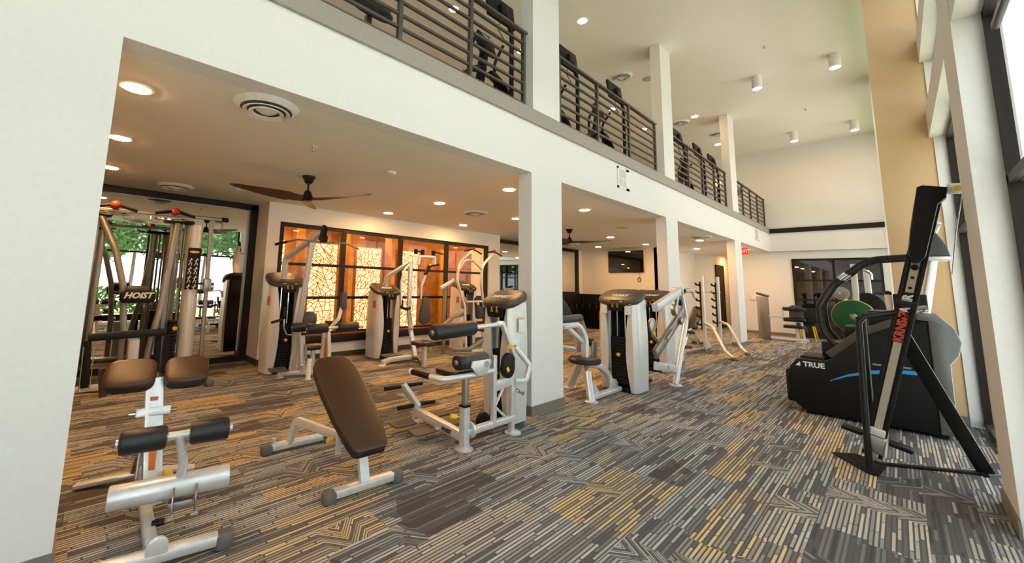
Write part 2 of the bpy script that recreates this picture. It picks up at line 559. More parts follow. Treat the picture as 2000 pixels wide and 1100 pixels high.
# window side
piers = [(-3.4, -2.8), (-.3, .3), (4.53, 5.19)]
pil = [(7.85, 8.5), (13.0, 13.65)]
strips = B(((-3.39, -3.617, 3.5), (17.9, -3.404, 3.85)), ((-3.39, -3.617, 4.53), (17.9, -3.404, 4.85)), ((-3.39, -3.617, 6.05), (17.9, -3.404, HC-.002)))
for a, b in piers: strips.box((a, -3.62, 0), (b, -3.4, HC))
strips.box((17.6, -3.62, 0), (XE, -3.4, HC))
for z0, z1 in ((.0, 3.5), (3.85, 4.53), (4.85, 6.05)): strips.box((7.832, -3.545, z0), (7.85, -3.44, z1))  # white lining over the tan jamb stands for its daylit strip
struct('wall_outer', strips, WALL, 'window wall with deep reveals, far jamb strip white for daylight', 'wall')
PIL = mat('tan_wall_paint', (.68, .46, .25), .8, bump=.15, var=.02)
for i, (a, b) in enumerate(pil):
    o = struct('wall_pilaster', B(((a, -3.62, 0), (b, -2.95 if i == 0 else -2.9, HC))), PIL if i == 0 else WALL,  # far pilaster gets white paint for the daylight on its face
               ('tan pilaster behind the stair climber', 'pilaster sliver beyond the tan one, white for the daylight on it')[i], 'pilaster')
    struct('baseboard', B(((a-.014, -3.6, 0), (a, -2.94 if i == 0 else -2.89, .105))), BASEB, None, None, o)
struct('baseboard_outer', B(((4.516, -3.4, 0), (5.204, -3.386, .105))), BASEB, 'tan baseboard of the near pier', 'baseboard')
# glazing of the outer wall: dark frames with panes
def outer_window(n, x0, x1, label, door=False):
    t = Thing('window_%d' % n, label, 'window', (x0, -3.62, 0), kind='structure')
    y0, y1 = -3.60, -3.54
    xs = [x0+.03]
    k = max(2, round((x1-x0)/1.35))
    for j in range(1, k): xs.append(x0+(x1-x0)*j/k)
    xs.append(x1-.03)
    for z0, z1 in ((.02, 3.5), (3.85, 4.53), (4.85, 6.05)):
        for xx in xs: t.part('mullion', MB().box((xx-.03, y0, z0), (xx+.03, y1, z1)), DARKW)
        zs = (z0, 2.25, z1-.06) if z0 < 1 else (z0, z1-.06)
        for zz in zs: t.part('transom', MB().box((x0, y0, zz), (x1, y1, zz+.06)), DARKW)
        for j in range(k):
            if z0 < 1:
                t.part('pane', MB().box((xs[j], -3.578, z0), (xs[j+1], -3.57, 2.25)), GLASS)
                t.part('pane', MB().box((xs[j], -3.578, 2.3), (xs[j+1], -3.57, z1)), GLASS)
            else:
                t.part('pane', MB().box((xs[j], -3.578, z0), (xs[j+1], -3.57, z1)), GLASS)
    if door:
        a, b = xs[1], xs[2]
        d = t.part('door_leaf', B(((a+.03, -3.61, .0), (a+.15, -3.52, 2.25)), ((b-.15, -3.61, .0), (b-.03, -3.52, 2.25)), ((a+.03, -3.61, .0), (b-.03, -3.52, .25)), ((a+.03, -3.61, 2.1), (b-.03, -3.52, 2.25))), DARKW)
        t.part('push_bar', MB().tube([(a+.15, -3.46, 1.05), (b-.15, -3.46, 1.05)], .018), STEEL, d)
    return t
outer_window(1, -2.8, -.3, 'tall outer window behind the camera')
outer_window(2, .3, 4.53, 'tall outer window with a dark framed door, beside the camera', True)
outer_window(3, 5.19, 7.85, 'tall outer window before the tan pilaster')
outer_window(4, 8.5, 13.0, 'tall outer window beyond the tan pilaster')
outer_window(5, 13.65, 17.6, 'tall outer window at the far end of the hall')
# outdoors, seen in the mirror through the glass
struct('ground_bounce', B(((-40, -80, -.25), (60, -10.5, -.12))), PAVE, 'pale ground added beyond the lawn to bounce sunlight indoors', 'paving')  # added as a wide pale reflector, sends sunlight up through the windows
struct('ground_lawn', B(((-30, -10.5, -.25), (50, -6.2, -.12))), GRASS, 'green lawn outside the windows', 'lawn')
struct('ground_path', B(((-30, -6.2, -.25), (50, -3.62, -.10))), PAVE, 'pale paving strip outside the windows', 'path')
def tree(x, y, h, r, label, seed):
    rnd = random.Random(seed)
    t = Thing('tree', label, 'tree', (x, y, -.12))
    t.part('trunk', MB().lathe((x, y, -.12), (x+.1, y, h*.75), [(0, .14), (.1, .11), (1, .05)], 8), mat('bark', (.16, .11, .07), .9))
    c = MB()
    for k in range(900):
        a, b = rnd.uniform(0, 6.28), math.acos(rnd.uniform(-.9, 1))
        q = r*rnd.uniform(.55, 1)
        p = Vector((x+q*math.sin(b)*math.cos(a), y+q*math.sin(b)*math.sin(a), h*.68+q*1.05*math.cos(b)))
        u = Vector((rnd.uniform(-1, 1), rnd.uniform(-1, 1), rnd.uniform(-1, 1))).normalized()
        v = u.orthogonal().normalized()
        s = rnd.uniform(.14, .30)
        c.add([p-u*s, p-v*s*.4, p+u*s, p+v*s*.4], [(0, 1, 2, 3)])
    t.part('crown', c, LEAF)
for i, (x, y, h, r, l) in enumerate(((.6, -12, 5.4, 1.65, 'leafy tree outside on the lawn, leftmost in the front row'), (4.05, -12, 5.6, 1.65, 'leafy tree outside on the lawn, opposite the glass door'),
        (7.5, -12, 5.5, 1.65, 'leafy tree outside on the lawn, opposite the near pier'), (2.3, -15.6, 6.2, 1.7, 'taller leafy tree outside in the second row, left one'), (5.8, -15.6, 6.4, 1.7, 'taller leafy tree outside in the second row, right one'), (14, -18, 6.5, 3.0, 'large leafy tree outside at the far end of the lawn'))):
    tree(x, y, h, r, l, i+1)
def hedge(x, y, n, label, seed):
    rnd = random.Random(seed)
    c = MB()
    for k in range(n):
        p = Vector((x+rnd.uniform(-1.6, 1.6), y+rnd.uniform(-.5, .5), rnd.uniform(-.1, .95)))
        u = Vector((rnd.uniform(-1, 1), rnd.uniform(-1, 1), rnd.uniform(-.6, 1))).normalized(); v = u.orthogonal().normalized(); s = rnd.uniform(.08, .18)
        c.add([p-u*s, p-v*s*.5, p+u*s, p+v*s*.5], [(0, 1, 2, 3)])
    tag(c.build('hedge', LEAF), label, 'hedge')
hedge(2.2, -9.4, 500, 'low green hedge outside beside the lawn', 5)
hedge(7.5, -9.6, 500, 'low green hedge outside opposite the pilaster', 6)

# ------------------------------------------------ interior window with lit screens behind
def interior_window():
    t = Thing('window_6', 'long dark framed interior window glowing orange', 'window', (5.5, 4.66, .3), kind='structure')
    xs = [2.69, 4.02, 5.46, 6.88, 8.40]
    y0, y1 = 4.70, 4.78
    for i, xx in enumerate(xs):
        w = .045
        a = min(max(xx, 2.69+w), 8.40-w)
        t.part('mullion', MB().box((a-w, y0, .46), (a+w, y1, 2.56)), DARKW)
    for zz, w in ((.46, .04), (1.155, .028), (1.79, .028), (2.52, .04)):
        t.part('transom', MB().box((2.69, y0+.01, zz-w), (8.40, y1-.01, zz+w)), DARKW)
    for j in range(4):
        for z0, z1 in ((.46, 1.155), (1.155, 1.79), (1.79, 2.52)):
            t.part('pane', MB().box((xs[j], 4.735, z0), (xs[j+1], 4.743, z1)), GLASSW)
    t.part('sill', MB().box((2.69, 4.60, .29), (8.42, 4.80, .44), .012), DARKW)
    t.part('sill_top', MB().box((2.69, 4.61, .44), (8.41, 4.74, .462)), mat('reddish_sill', (.20, .07, .035), .4))
interior_window()
struct('wall_corridor', B(((2.3, 6.75, 0), (12, 6.95, H)), ((2.2, 5.5, 0), (2.3, 6.95, H)), ((11.9, 5.5, 0), (12, 6.95, H))), WOODP, 'honey coloured wall of the corridor behind the glass', 'wall')
struct('wall_corridor_inner', B(((8.86, 5.34, 0), (12, 5.38, H))), WALL, 'inner wall of the corridor', 'wall')
def screen(x0, x1, label, seed):
    """free standing backlit screen cut with a crackle of straight bars"""
    y = 6.2
    z0, z1 = .18, 2.36
    t = Thing('backlit_screen', label, 'screen', ((x0+x1)/2, y, 0), group='backlit screens behind the interior window')
    t.part('lit_panel', MB().box((x0, y, z0), (x1, y+.03, z1)), PANEL)
    fr = MB()
    for a, b in (((x0-.03, y-.02, 0), (x0+.01, y+.08, z1+.03)), ((x1-.01, y-.02, 0), (x1+.03, y+.08, z1+.03)), ((x0, y-.02, z1-.01), (x1, y+.08, z1+.03)), ((x0, y-.02, 0), (x1, y+.08, z0+.01))): fr.box(a, b)
    t.part('frame', fr, WOODP)
    rnd = random.Random(seed)
    # straight cuts split the panel again and again into irregular cells; each cut is a bar
    fw = MB()
    def bar(a, b):
        fw.sweep([(a[0], y-.008, a[1]), (b[0], y-.008, b[1])], [(-.0095, -.005), (.0095, -.005), (.0095, .005), (-.0095, .005)], up=(0, 1, 0))
    def split(poly, depth):
        ar = abs(sum(poly[k-1][0]*poly[k][1]-poly[k][0]*poly[k-1][1] for k in range(len(poly))))/2
        if depth == 0 or ar < .012+.016*rnd.random(): return
        cx, cz = sum(p[0] for p in poly)/len(poly), sum(p[1] for p in poly)/len(poly)
        w, h = max(p[0] for p in poly)-min(p[0] for p in poly), max(p[1] for p in poly)-min(p[1] for p in poly)
        cx += rnd.uniform(-.16, .16)*w; cz += rnd.uniform(-.16, .16)*h
        an = rnd.gauss(0 if h > w else math.pi/2, .62)
        nx, nz = -math.sin(an), math.cos(an)
        A, Bp, hit = [], [], []
        for k in range(len(poly)):
            a, b = poly[k], poly[(k+1) % len(poly)]
            da, db = (a[0]-cx)*nx+(a[1]-cz)*nz, (b[0]-cx)*nx+(b[1]-cz)*nz
            (A if da <= 0 else Bp).append(a)
            if da*db < 0:
                s_ = da/(da-db); q = (a[0]+(b[0]-a[0])*s_, a[1]+(b[1]-a[1])*s_)
                A.append(q); Bp.append(q); hit.append(q)
        if len(hit) == 2 and len(A) > 2 and len(Bp) > 2:
            bar(*hit)
            split(A, depth-1); split(Bp, depth-1)
    split([(x0, z0), (x1, z0), (x1, z1), (x0, z1)], 9)
    o = t.part('crackle_fretwork', fw, FRET)
    o['kind'] = 'stuff'
for i, (a, b, l) in enumerate(((2.62, 3.37, 'glowing crackle screen at the left edge of the interior window'), (3.95, 4.64, 'glowing crackle screen behind the lat pulldown machine'),
                               (5.16, 5.88, 'glowing crackle screen between lat pulldown and pec fly machines'), (6.42, 7.12, 'glowing crackle screen behind the pec fly machine'))):
    screen(a, b, l, 20+i)
for i, xx in enumerate((3.75, 4.9, 6.15)):
    tag(B(((xx-.11, 6.28, 0), (xx+.11, 6.5, H)), e=.004).build('wood_pillar', WOODP), 'honey wood pillar between glowing screens, %s from the left' % ('first', 'second', 'third')[i], 'pillar', 'wood pillars behind the interior window')
tag(MB().box((8.05, 6.3, 0), (8.25, 6.36, 2.5)).build('corridor_door', mat('amber_door', (.60, .34, .05), .4)), 'tall amber strip on the corridor wall', 'panel')

# ------------------------------------------------ mirrors
def mirror(x0, x1, z0, label, n):
    t = Thing('mirror', label, 'mirror', ((x0+x1)/2, 5.30, z0), group='wall mirrors')
    t.part('mirror_pane', MB().box((x0, 5.30, z0), (x1, 5.335, 2.86)), MIRROR)
    fr = t.part('frame', B(((x0, 5.25, 2.785), (x1, 5.335, 2.895)), ((x1-.13, 5.25, z0), (x1, 5.335, 2.86)), ((x0, 5.25, z0), (x0+.1, 5.335, 2.86)), ((x0, 5.23, z0), (x1, 5.335, z0+.1))), DARKW)
mirror(-1.9, 2.465, 0.0, 'large dark framed wall mirror behind the cable machine', 1)
mirror(8.9, 14.15, 1.2, 'dark framed wall mirror beyond the nearest column', 2)

# ------------------------------------------------ dark far window, doors
def far_window():
    t = Thing('window_7', 'large dark window in the far wall', 'window', (18.15, -1.6, 0), kind='structure')
    y0, y1 = -2.72, -.56
    for j in range(2):
        for z0, z1 in ((.04, 1.25), (1.25, 1.9), (1.9, 2.6)):
            t.part('pane', MB().box((18.20, y0+(y1-y0)*j/2, z0), (18.21, y0+(y1-y0)*(j+1)/2, z1)), DGLASS)
    for yy in (y0, (y0+y1)/2, y1-.06): t.part('mullion', MB().box((18.12, yy, 0), (18.22, yy+.06, 2.63)), DARKW)
    for zz in (0, 1.22, 1.87, 2.57): t.part('transom', MB().box((18.13, y0, zz), (18.22, y1, zz+.06)), DARKW)
far_window()
d = Thing('door_1', 'dark door in the orange hallway', 'door', (18.75, 1.9, 0), kind='structure')
lf = d.part('door_leaf', MB().box((18.75, 1.86, .01), (19.65, 1.895, 2.42)), DARKW)
d.part('door_frame', B(((18.68, 1.85, 0), (18.75, 1.9, 2.5)), ((19.65, 1.85, 0), (19.72, 1.9, 2.5)), ((18.68, 1.85, 2.42), (19.72, 1.9, 2.5))), DARKW)
d.part('door_handle', MB().tube([(19.55, 1.86, 1.05), (19.55, 1.81, 1.05), (19.44, 1.81, 1.05)], .01), STEEL, lf)

# ------------------------------------------------ balcony railing
def railing(xs, label, last):
    y = .08
    t = Thing('balcony_railing', label, 'railing', ((xs[0]+xs[-1])/2, y, HT), group='balcony railings')
    for xx in xs: t.part('post', MB().box((xx-.022, y-.022, HT), (xx+.022, y+.022, 4.77)), RAILM)
    t.part('top_rail', MB().box((xs[0]-.05, y-.032, 4.765), (xs[-1]+.06, y+.032, 4.80), .006), RAILM)
    me = None
    for a, b in zip(xs[:-1], xs[1:]):
        for k in range(7):
            z = 3.80+k*.138
            t.part('bar', MB().box((a+.022, y-.014, z-.014), (b-.022, y+.014, z+.014)), RAILM)
    for xx in xs:
        t.part('base_plate', MB().box((xx-.05, y-.05, HT), (xx+.05, y+.05, HT+.012)), RAILM)
railing([-.85, .12, 1.09, 2.05, 3.01, 3.98], 'dark metal balcony railing before the nearest column', 0)
railing([4.80, 5.90, 7.05, 8.22], 'dark metal balcony railing between nearest and middle columns', 0)
railing([9.12, 10.10, 11.12, 12.10, 13.12], 'dark metal balcony railing between middle and farthest columns', 0)
railing([14.2, 15.0, 15.95, 16.95, 17.98], 'dark metal balcony railing beyond the farthest column', 0)

# ------------------------------------------------ ceiling fittings
def downlight(x, y, z, label, m, group):
    t = Thing('recessed_light', label, 'ceiling light', (x, y, z), group=group)
    t.part('trim_ring', MB().lathe((x, y, z-.012), (x, y, z-.0005), [(0, .080), (.3, .112), (1, .116)], 24), WHT)
    t.part('diffuser', MB().lathe((x, y, z-.014), (x, y, z-.006), [(0, .082), (.5, .084), (1, .084)], 24), m)
    return t.root
low = [(.19, .77, 'in the near corner beside the white wall'), (.19, 2.3, 'second from the front in the row nearest the camera'), (.19, 3.88, 'nearest to the big mirror'),
       (4.57, .79, 'beside the nearest column'), (4.57, 2.36, 'beyond the ceiling fan, second row back'), (4.57, 3.96, 'in front of the glowing window, left one'),
       (6.72, .79, 'just beyond the nearest column'), (6.72, 2.37, 'left of the nearest column, second row back'), (6.72, 3.98, 'in front of the glowing window, right one'),
       (10.9, .78, 'hidden edge light past the middle bay'), (10.9, 2.36, 'between far fan and television'), (13.3, 4.0, 'left above the black cabinet'), (13.3, 2.38, 'close before the television'),
       (12.96, .74, 'beyond the middle column'), (16.65, .42, 'beside the exit sign'), (19.8, 1.42, 'in the hallway by the dark door'), (15.6, 1.6, 'before the hallway')]
proto = downlight(.19, .77, H, 'round recessed light %s' % low[0][2], LAMP, 'recessed lights under the balcony')
for x, y, l in low[1:]: copy_thing(proto, (x, y, H), 'round recessed light %s' % l)
for x, l in ((3.4, 'left'), (4.9, 'second'), (6.4, 'third'), (7.8, 'fourth'), (9.3, 'added right')):  # the right one is added to brighten the dark end of the corridor
    copy_thing(proto, (x, 5.75, H), 'small recessed light in the corridor behind the glass, %s one' % l, 'recessed lights in the corridor')
up = [(4.67, 3.92, 'seen low behind the nearest railing'), (4.67, 2.23, 'upper left behind the nearest railing'), (6.66, .74, 'large one right of the nearest upper column'), (6.66, 2.21, 'at the railing end by the nearest column'),
      (10.83, 2.19, 'left in the second railing bay'), (12.95, 2.17, 'right in the second railing bay'), (12.97, .70, 'between the middle and far upper columns, upper one'), (16.1, .92, 'at the far upper column')]
proto2 = downlight(4.67, 3.92, HC, 'recessed balcony ceiling light %s' % up[0][2], LAMPU, 'recessed lights over the balcony')
for x, y, l in up[1:]: copy_thing(proto2, (x, y, HC), 'recessed balcony ceiling light %s' % l)
def cylinder_light(x, y, label):
    t = Thing('cylinder_light', label, 'ceiling light', (x, y, HC), group='cylinder lights on the high ceiling')
    t.part('housing', MB().lathe((x, y, HC-.30), (x, y, HC), [(0, .098), (.02, .102), (1, .102)], 24), WHT)
    t.part('diffuser', MB().lathe((x, y, HC-.306), (x, y, HC-.295), [(0, .08), (1, .09)], 24), LAMPU)
    return t.root
c0 = cylinder_light(11.47, -1.08, 'white cylinder ceiling light, nearer left of four')
for x, y, l in ((11.47, -2.44, 'nearer right'), (16.43, -1.10, 'farther left'), (16.45, -2.48, 'farther right')):
    copy_thing(c0, (x, y, HC), 'white cylinder ceiling light, %s of four' % l)
def vent_round(x, y, z, label, r=.25):
    t = Thing('ceiling_vent', label, 'air vent', (x, y, z), group='round ceiling vents')
    t.part('outer_cone', MB().lathe((x, y, z-.035), (x, y, z), [(0, r*.80), (.0, r*.80), (.5, r*.92), (1, r)], 32), WHT)
    t.part('throat', MB().lathe((x, y, z-.0365), (x, y, z-.03), [(0, r*.78), (1, r*.78)], 32), mat('dark_duct', (.10, .095, .09), .5))
    for k, (a, b, d) in enumerate(((.60, .72, .046), (.40, .54, .056))):
        m = MB()
        m.sweep([(x+r*(a+b)/2*math.cos(q*.2618), y+r*(a+b)/2*math.sin(q*.2618), z-d) for q in range(24)], [(-r*(b-a)/2, .005), (-r*(b-a)/2, -.002), (r*(b-a)/2, -.012), (r*(b-a)/2, -.005)], closed=True)
        t.part('ring', m, WHT)
    t.part('centre_cone', MB().lathe((x, y, z-.064), (x, y, z-.036), [(0, .02), (.2, r*.2), (1, r*.34)], 24), WHT)
    return t.root
v0 = vent_round(1.01, .40, H, 'round white ceiling vent nearest the beam')
copy_thing(v0, (1.01, 4.51, H), 'round white ceiling vent just before the big mirror')
copy_thing(v0, (5.67, 2.55, H), 'round white ceiling vent by the glowing window')
copy_thing(v0, (12.13, .45, H), 'round white ceiling vent past the middle column')
copy_thing(v0, (12.2, 4.35, H), 'round white ceiling vent near the far mirror')
for x, y, l in ((9.25, 1.17, 'in the second railing bay'), (13.2, 1.16, 'in the third railing bay'), (15.0, .64, 'beside the far upper column')):
    copy_thing(v0, (x, y, HC), 'round white vent on the balcony ceiling %s' % l)
def disc(name, x, y, z, r, label, cat, dep=.02, m=None):
    t = Thing(name, label, cat, (x, y, z))
    t.part('cover', MB().lathe((x, y, z-dep), (x, y, z), [(0, r*.72), (.25, r*.92), (1, r)], 20), m or WHT)
    t.part('ring', MB().lathe((x, y, z-.004), (x, y, z-.0003), [(0, r*1.1), (1, r*1.12)], 20), m or WHT)
    return t
disc('smoke_detector', 2.84, 1.32, H, .075, 'white smoke detector beyond the near ceiling fan', 'smoke detector', .035)
SPK = mat('speaker_grille', (.50, .46, .40), .7)
disc('ceiling_speaker', 9.34, 1.32, H, .12, 'flat round ceiling speaker before the middle column', 'speaker', .012, SPK)
disc('ceiling_speaker', 9.79, .77, HC, .12, 'flat round speaker on the balcony ceiling', 'speaker', .012, SPK)
def sprinkler(x, y, z, label):
    t = Thing('sprinkler', label, 'sprinkler', (x, y, z), group='ceiling sprinklers')
    t.part('escutcheon', MB().lathe((x, y, z-.01), (x, y, z), [(0, .03), (1, .042)], 14), WHT)
    t.part('head', MB().lathe((x, y, z-.055), (x, y, z-.008), [(0, .016), (.1, .018), (.2, .006), (.8, .01), (1, .016)], 10), STEEL)
for x, y, z, l in ((1.71, 1.08, H, 'small white sprinkler before the near fan'), (1.76, 4.03, H, 'small white sprinkler near the big mirror'),
                   (10.08, -1.48, HC, 'small sprinkler on the high ceiling, nearer one'), (14.5, -1.62, HC, 'small sprinkler on the high ceiling, farther one')): sprinkler(x, y, z, l)
# ------------------------------------------------ wall grilles, exit signs, thermostat
def grille(x0, x1, label):
    t = Thing('wall_vent', label, 'air vent', ((x0+x1)/2, 0, 3.13), group='white wall vents in the beam')
    z0, z1 = 3.13, 3.49
    t.part('frame', B(((x0, -.016, z0), (x1, 0, z0+.035)), ((x0, -.016, z1-.035), (x1, 0, z1)), ((x0, -.016, z0), (x0+.04, 0, z1)), ((x1-.12, -.016, z0), (x1, 0, z1)), ((x0, -.012, (z0+z1)/2-.008), (x1, 0, (z0+z1)/2+.008))), WHT)
    t.part('back', MB().box((x0+.03, -.002, z0+.03), (x1-.11, 0, z1-.03)), BLK)
    n = 12
    for k in range(n):
        xx = x0+.05+(x1-x0-.18)*k/(n-1)
        t.part('louver', MB().box((xx-.006, -.013, z0+.03), (xx+.006, -.003, z1-.03)), WHT)
grille(6.37, 6.79, 'white wall vent in the beam past the nearest column')
grille(15.93, 16.43, 'white wall vent in the beam at the far end')
t = Thing('exit_sign', 'red lit exit sign hanging beside the farthest column', 'sign', (15.0, .10, H))
t.part('body', MB().box((14.985, .02, 2.60), (15.015, .30, 2.80), .006), EXITR)
t.part('stem', MB().box((14.99, .15, 2.80), (15.01, .17, H)), WHT)
lettering('EXIT', .13, (14.98, .16, 2.70), (0, -1, 0), (0, 0, 1), emit('exit_letters', (1, .35, .3), 1.2), loc=t.loc, parent=t.root)
t = Thing('exit_sign', 'brown exit sign on the balcony beyond the far railing', 'sign', (16.5, .6, HC))
t.part('body', MB().box((16.48, .40, 4.78), (16.52, .80, 4.98), .005), DARKW)
t.part('face', MB().box((16.474, .43, 4.80), (16.48, .77, 4.96)), mat('sign_tan', (.45, .33, .2), .5))
lettering('EXIT', .13, (16.472, .60, 4.88), (0, -1, 0), (0, 0, 1), DARKW, loc=t.loc, parent=t.root, bold=.004)
t.part('hanger', MB().cyl((16.5, .60, 4.97), (16.5, .60, HC), .006, 8), DARKW)
t = Thing('thermostat', 'small white wall box left of the far leg machine', 'wall box', (18.15, .55, 1.25))
t.part('housing', MB().box((18.09, .42, 1.19), (18.15, .68, 1.35), .012), WHT)
t.part('button', MB().cyl((18.085, .5, 1.27), (18.09, .5, 1.27), .02), SPK)
# television with dangling cable
t = Thing('television', 'black flat television on the cream wall', 'television', (14.54, 3.6, 2.05))
t.part('housing', MB().box((14.47, 2.96, 2.05), (14.53, 4.23, 2.82), .01), BLK)
t.part('screen', MB().box((14.466, 2.975, 2.07), (14.471, 4.215, 2.805)), DGLASS)
t.part('cable', MB().tube([(14.52, 3.13, 2.05), (14.52, 3.12, 1.9), (14.52, 3.13, 1.86)], .006, 6), BLK)
t.part('cable_loop', MB().sweep([(14.525, 3.13+.055*math.cos(q*.5236), 1.79+.075*math.sin(q*.5236)) for q in range(12)], circ(.013, 6), closed=True, up=(1, 0, 0)), BLK)
# black storage cabinet under the far mirror
t = Thing('storage_cabinet', 'black cabinet against the television wall', 'cabinet', (14.1, 4.4, 0))
t.part('body', MB().box((13.98, 3.3, 0), (14.53, 5.24, 1.2)), TILEB)
t.part('top', MB().box((13.95, 3.28, 1.2), (14.53, 5.24, 1.23), .004), BLK)
for k in range(7):
    y0 = 3.32+k*.275
    dd = t.part('door', MB().box((13.955, y0, .06), (13.98, y0+.262, 1.18), .004), TILEB)
    t.part('handle', MB().box((13.945, y0+.02, .7), (13.955, y0+.03, .85)), STEEL, dd)

t = Thing('storage_cabinet', 'low black cabinet running along the wall under the far mirror', 'cabinet', (12, 5.1, 0))
t.part('body', MB().box((10.4, 5.04, 0), (13.90, 5.22, 1.19)), TILEB)
for k in range(10):
    x0 = 10.42+k*.347
    dd = t.part('door', MB().box((x0, 5.02, .06), (x0+.33, 5.04, 1.17), .004), TILEB)
    t.part('handle', MB().box((x0+.02, 5.01, .7), (x0+.03, 5.02, .85)), STEEL, dd)
# ------------------------------------------------ ceiling fans
def fan(x, y, rot, label):
    z = H-.30
    t = Thing('ceiling_fan', label, 'ceiling fan', (x, y, H), group='wooden ceiling fans')
    t.part('canopy', MB().lathe((x, y, H-.10), (x, y, H), [(0, .035), (.12, .05), (.9, .088), (1, .09)], 24), BLKM)
    t.part('down_rod', MB().cyl((x, y, H-.21), (x, y, H-.09), .014), BLKM)
    t.part('motor_housing', MB().lathe((x, y, z-.04), (x, y, H-.19), [(0, .05), (.15, .075), (.4, .07), (.75, .045), (.85, .045), (1, .02)], 24), BLKM)
    for k in range(3):
        a0 = rot+k*2*math.pi/3
        m = MB()
        pts, L = [], .92
        n = 16
        vs, fs = [], []
        for i in range(n+1):
            s = i/n
            r = .04+L*s
            wid = (.060-.012*s+.055*math.sin(min(1, s*1.15)*math.pi)*(.5) + (.02 if s > .2 else 0)) * (1 if s < .88 else math.sqrt(max(.03, 1-((s-.88)/.12)**2)))
            sw = -.10*s*s+.06*s
            tw = .42*(1-s)+.12
            dz = .05*s*s-.02*s
            ca, sa = math.cos(a0+sw), math.sin(a0+sw)
            c = Vector((x+r*ca, y+r*sa, z-.012+dz))
            tv = Vector((-sa, ca, 0))*math.cos(tw)+Vector((0, 0, 1))*math.sin(tw)
            nn = Vector((-sa, ca, 0))*(-math.sin(tw))+Vector((0, 0, 1))*math.cos(tw)
            for q, hgt in ((-1, 0), (-.5, .006), (.5, .006), (1, 0), (.5, -.006), (-.5, -.006)):
                vs.append(c+tv*(q*wid)+nn*hgt)
        for i in range(n):
            for q in range(6):
                w = (q+1) % 6
                fs.append((i*6+q, i*6+w, (i+1)*6+w, (i+1)*6+q))
        fs += [tuple(range(5, -1, -1)), tuple(n*6+q for q in range(6))]
        m.add(vs, fs)
        t.part('blade', m, WALNUT)
fan(2.21, 2.36, math.radians(183), 'dark wooden three-blade ceiling fan before the big mirror')
fan(8.87, 2.42, math.radians(184), 'dark wooden three-blade ceiling fan beyond the nearest column')
# ================================================================== STRENGTH MACHINES
UP = Vector((0, 0, 1))
def roller(t, p0, p1, r, mat_=None, parent=None, name='roller_pad'):
    """foam roller with end cap"""
    o = t.part(name, MB().cyl(p0, p1, r, 18, min(.02, r*.4)), mat_ or VINYL, parent)
    p0, p1 = V3(p0), V3(p1)
    d = (p1-p0).normalized()
    m = MB()
    m.lathe(p0-d*.010, p0+d*.002, [(0, r*.22), (.5, r*.34), (1, r*.36)], 12)
    m.lathe(p1-d*.002, p1+d*.010, [(0, r*.36), (.5, r*.34), (1, r*.22)], 12)
    t.part('end_cap', m, STEEL, o)
    return o
def figure(m, o, u, v, h):
    """small exercise pictogram"""
    o, u, v = V3(o), V3(u), V3(v)
    n = u.cross(v)
    def P(a, b): return o+u*(a*h)+v*(b*h)
    m.sphere(P(.05, .42), h*.10, 6)
    for a in (((.0, .3), (-.05, -.05)), ((0, .25), (.22, .32)), ((0, .25), (-.22, .12)), ((-.05, -.05), (.15, -.22)), ((.15, -.22), (.1, -.48)), ((-.05, -.05), (-.2, -.46))):
        m.sweep([P(*a[0]), P(*a[1])], circ(h*.05, 5), up=n)
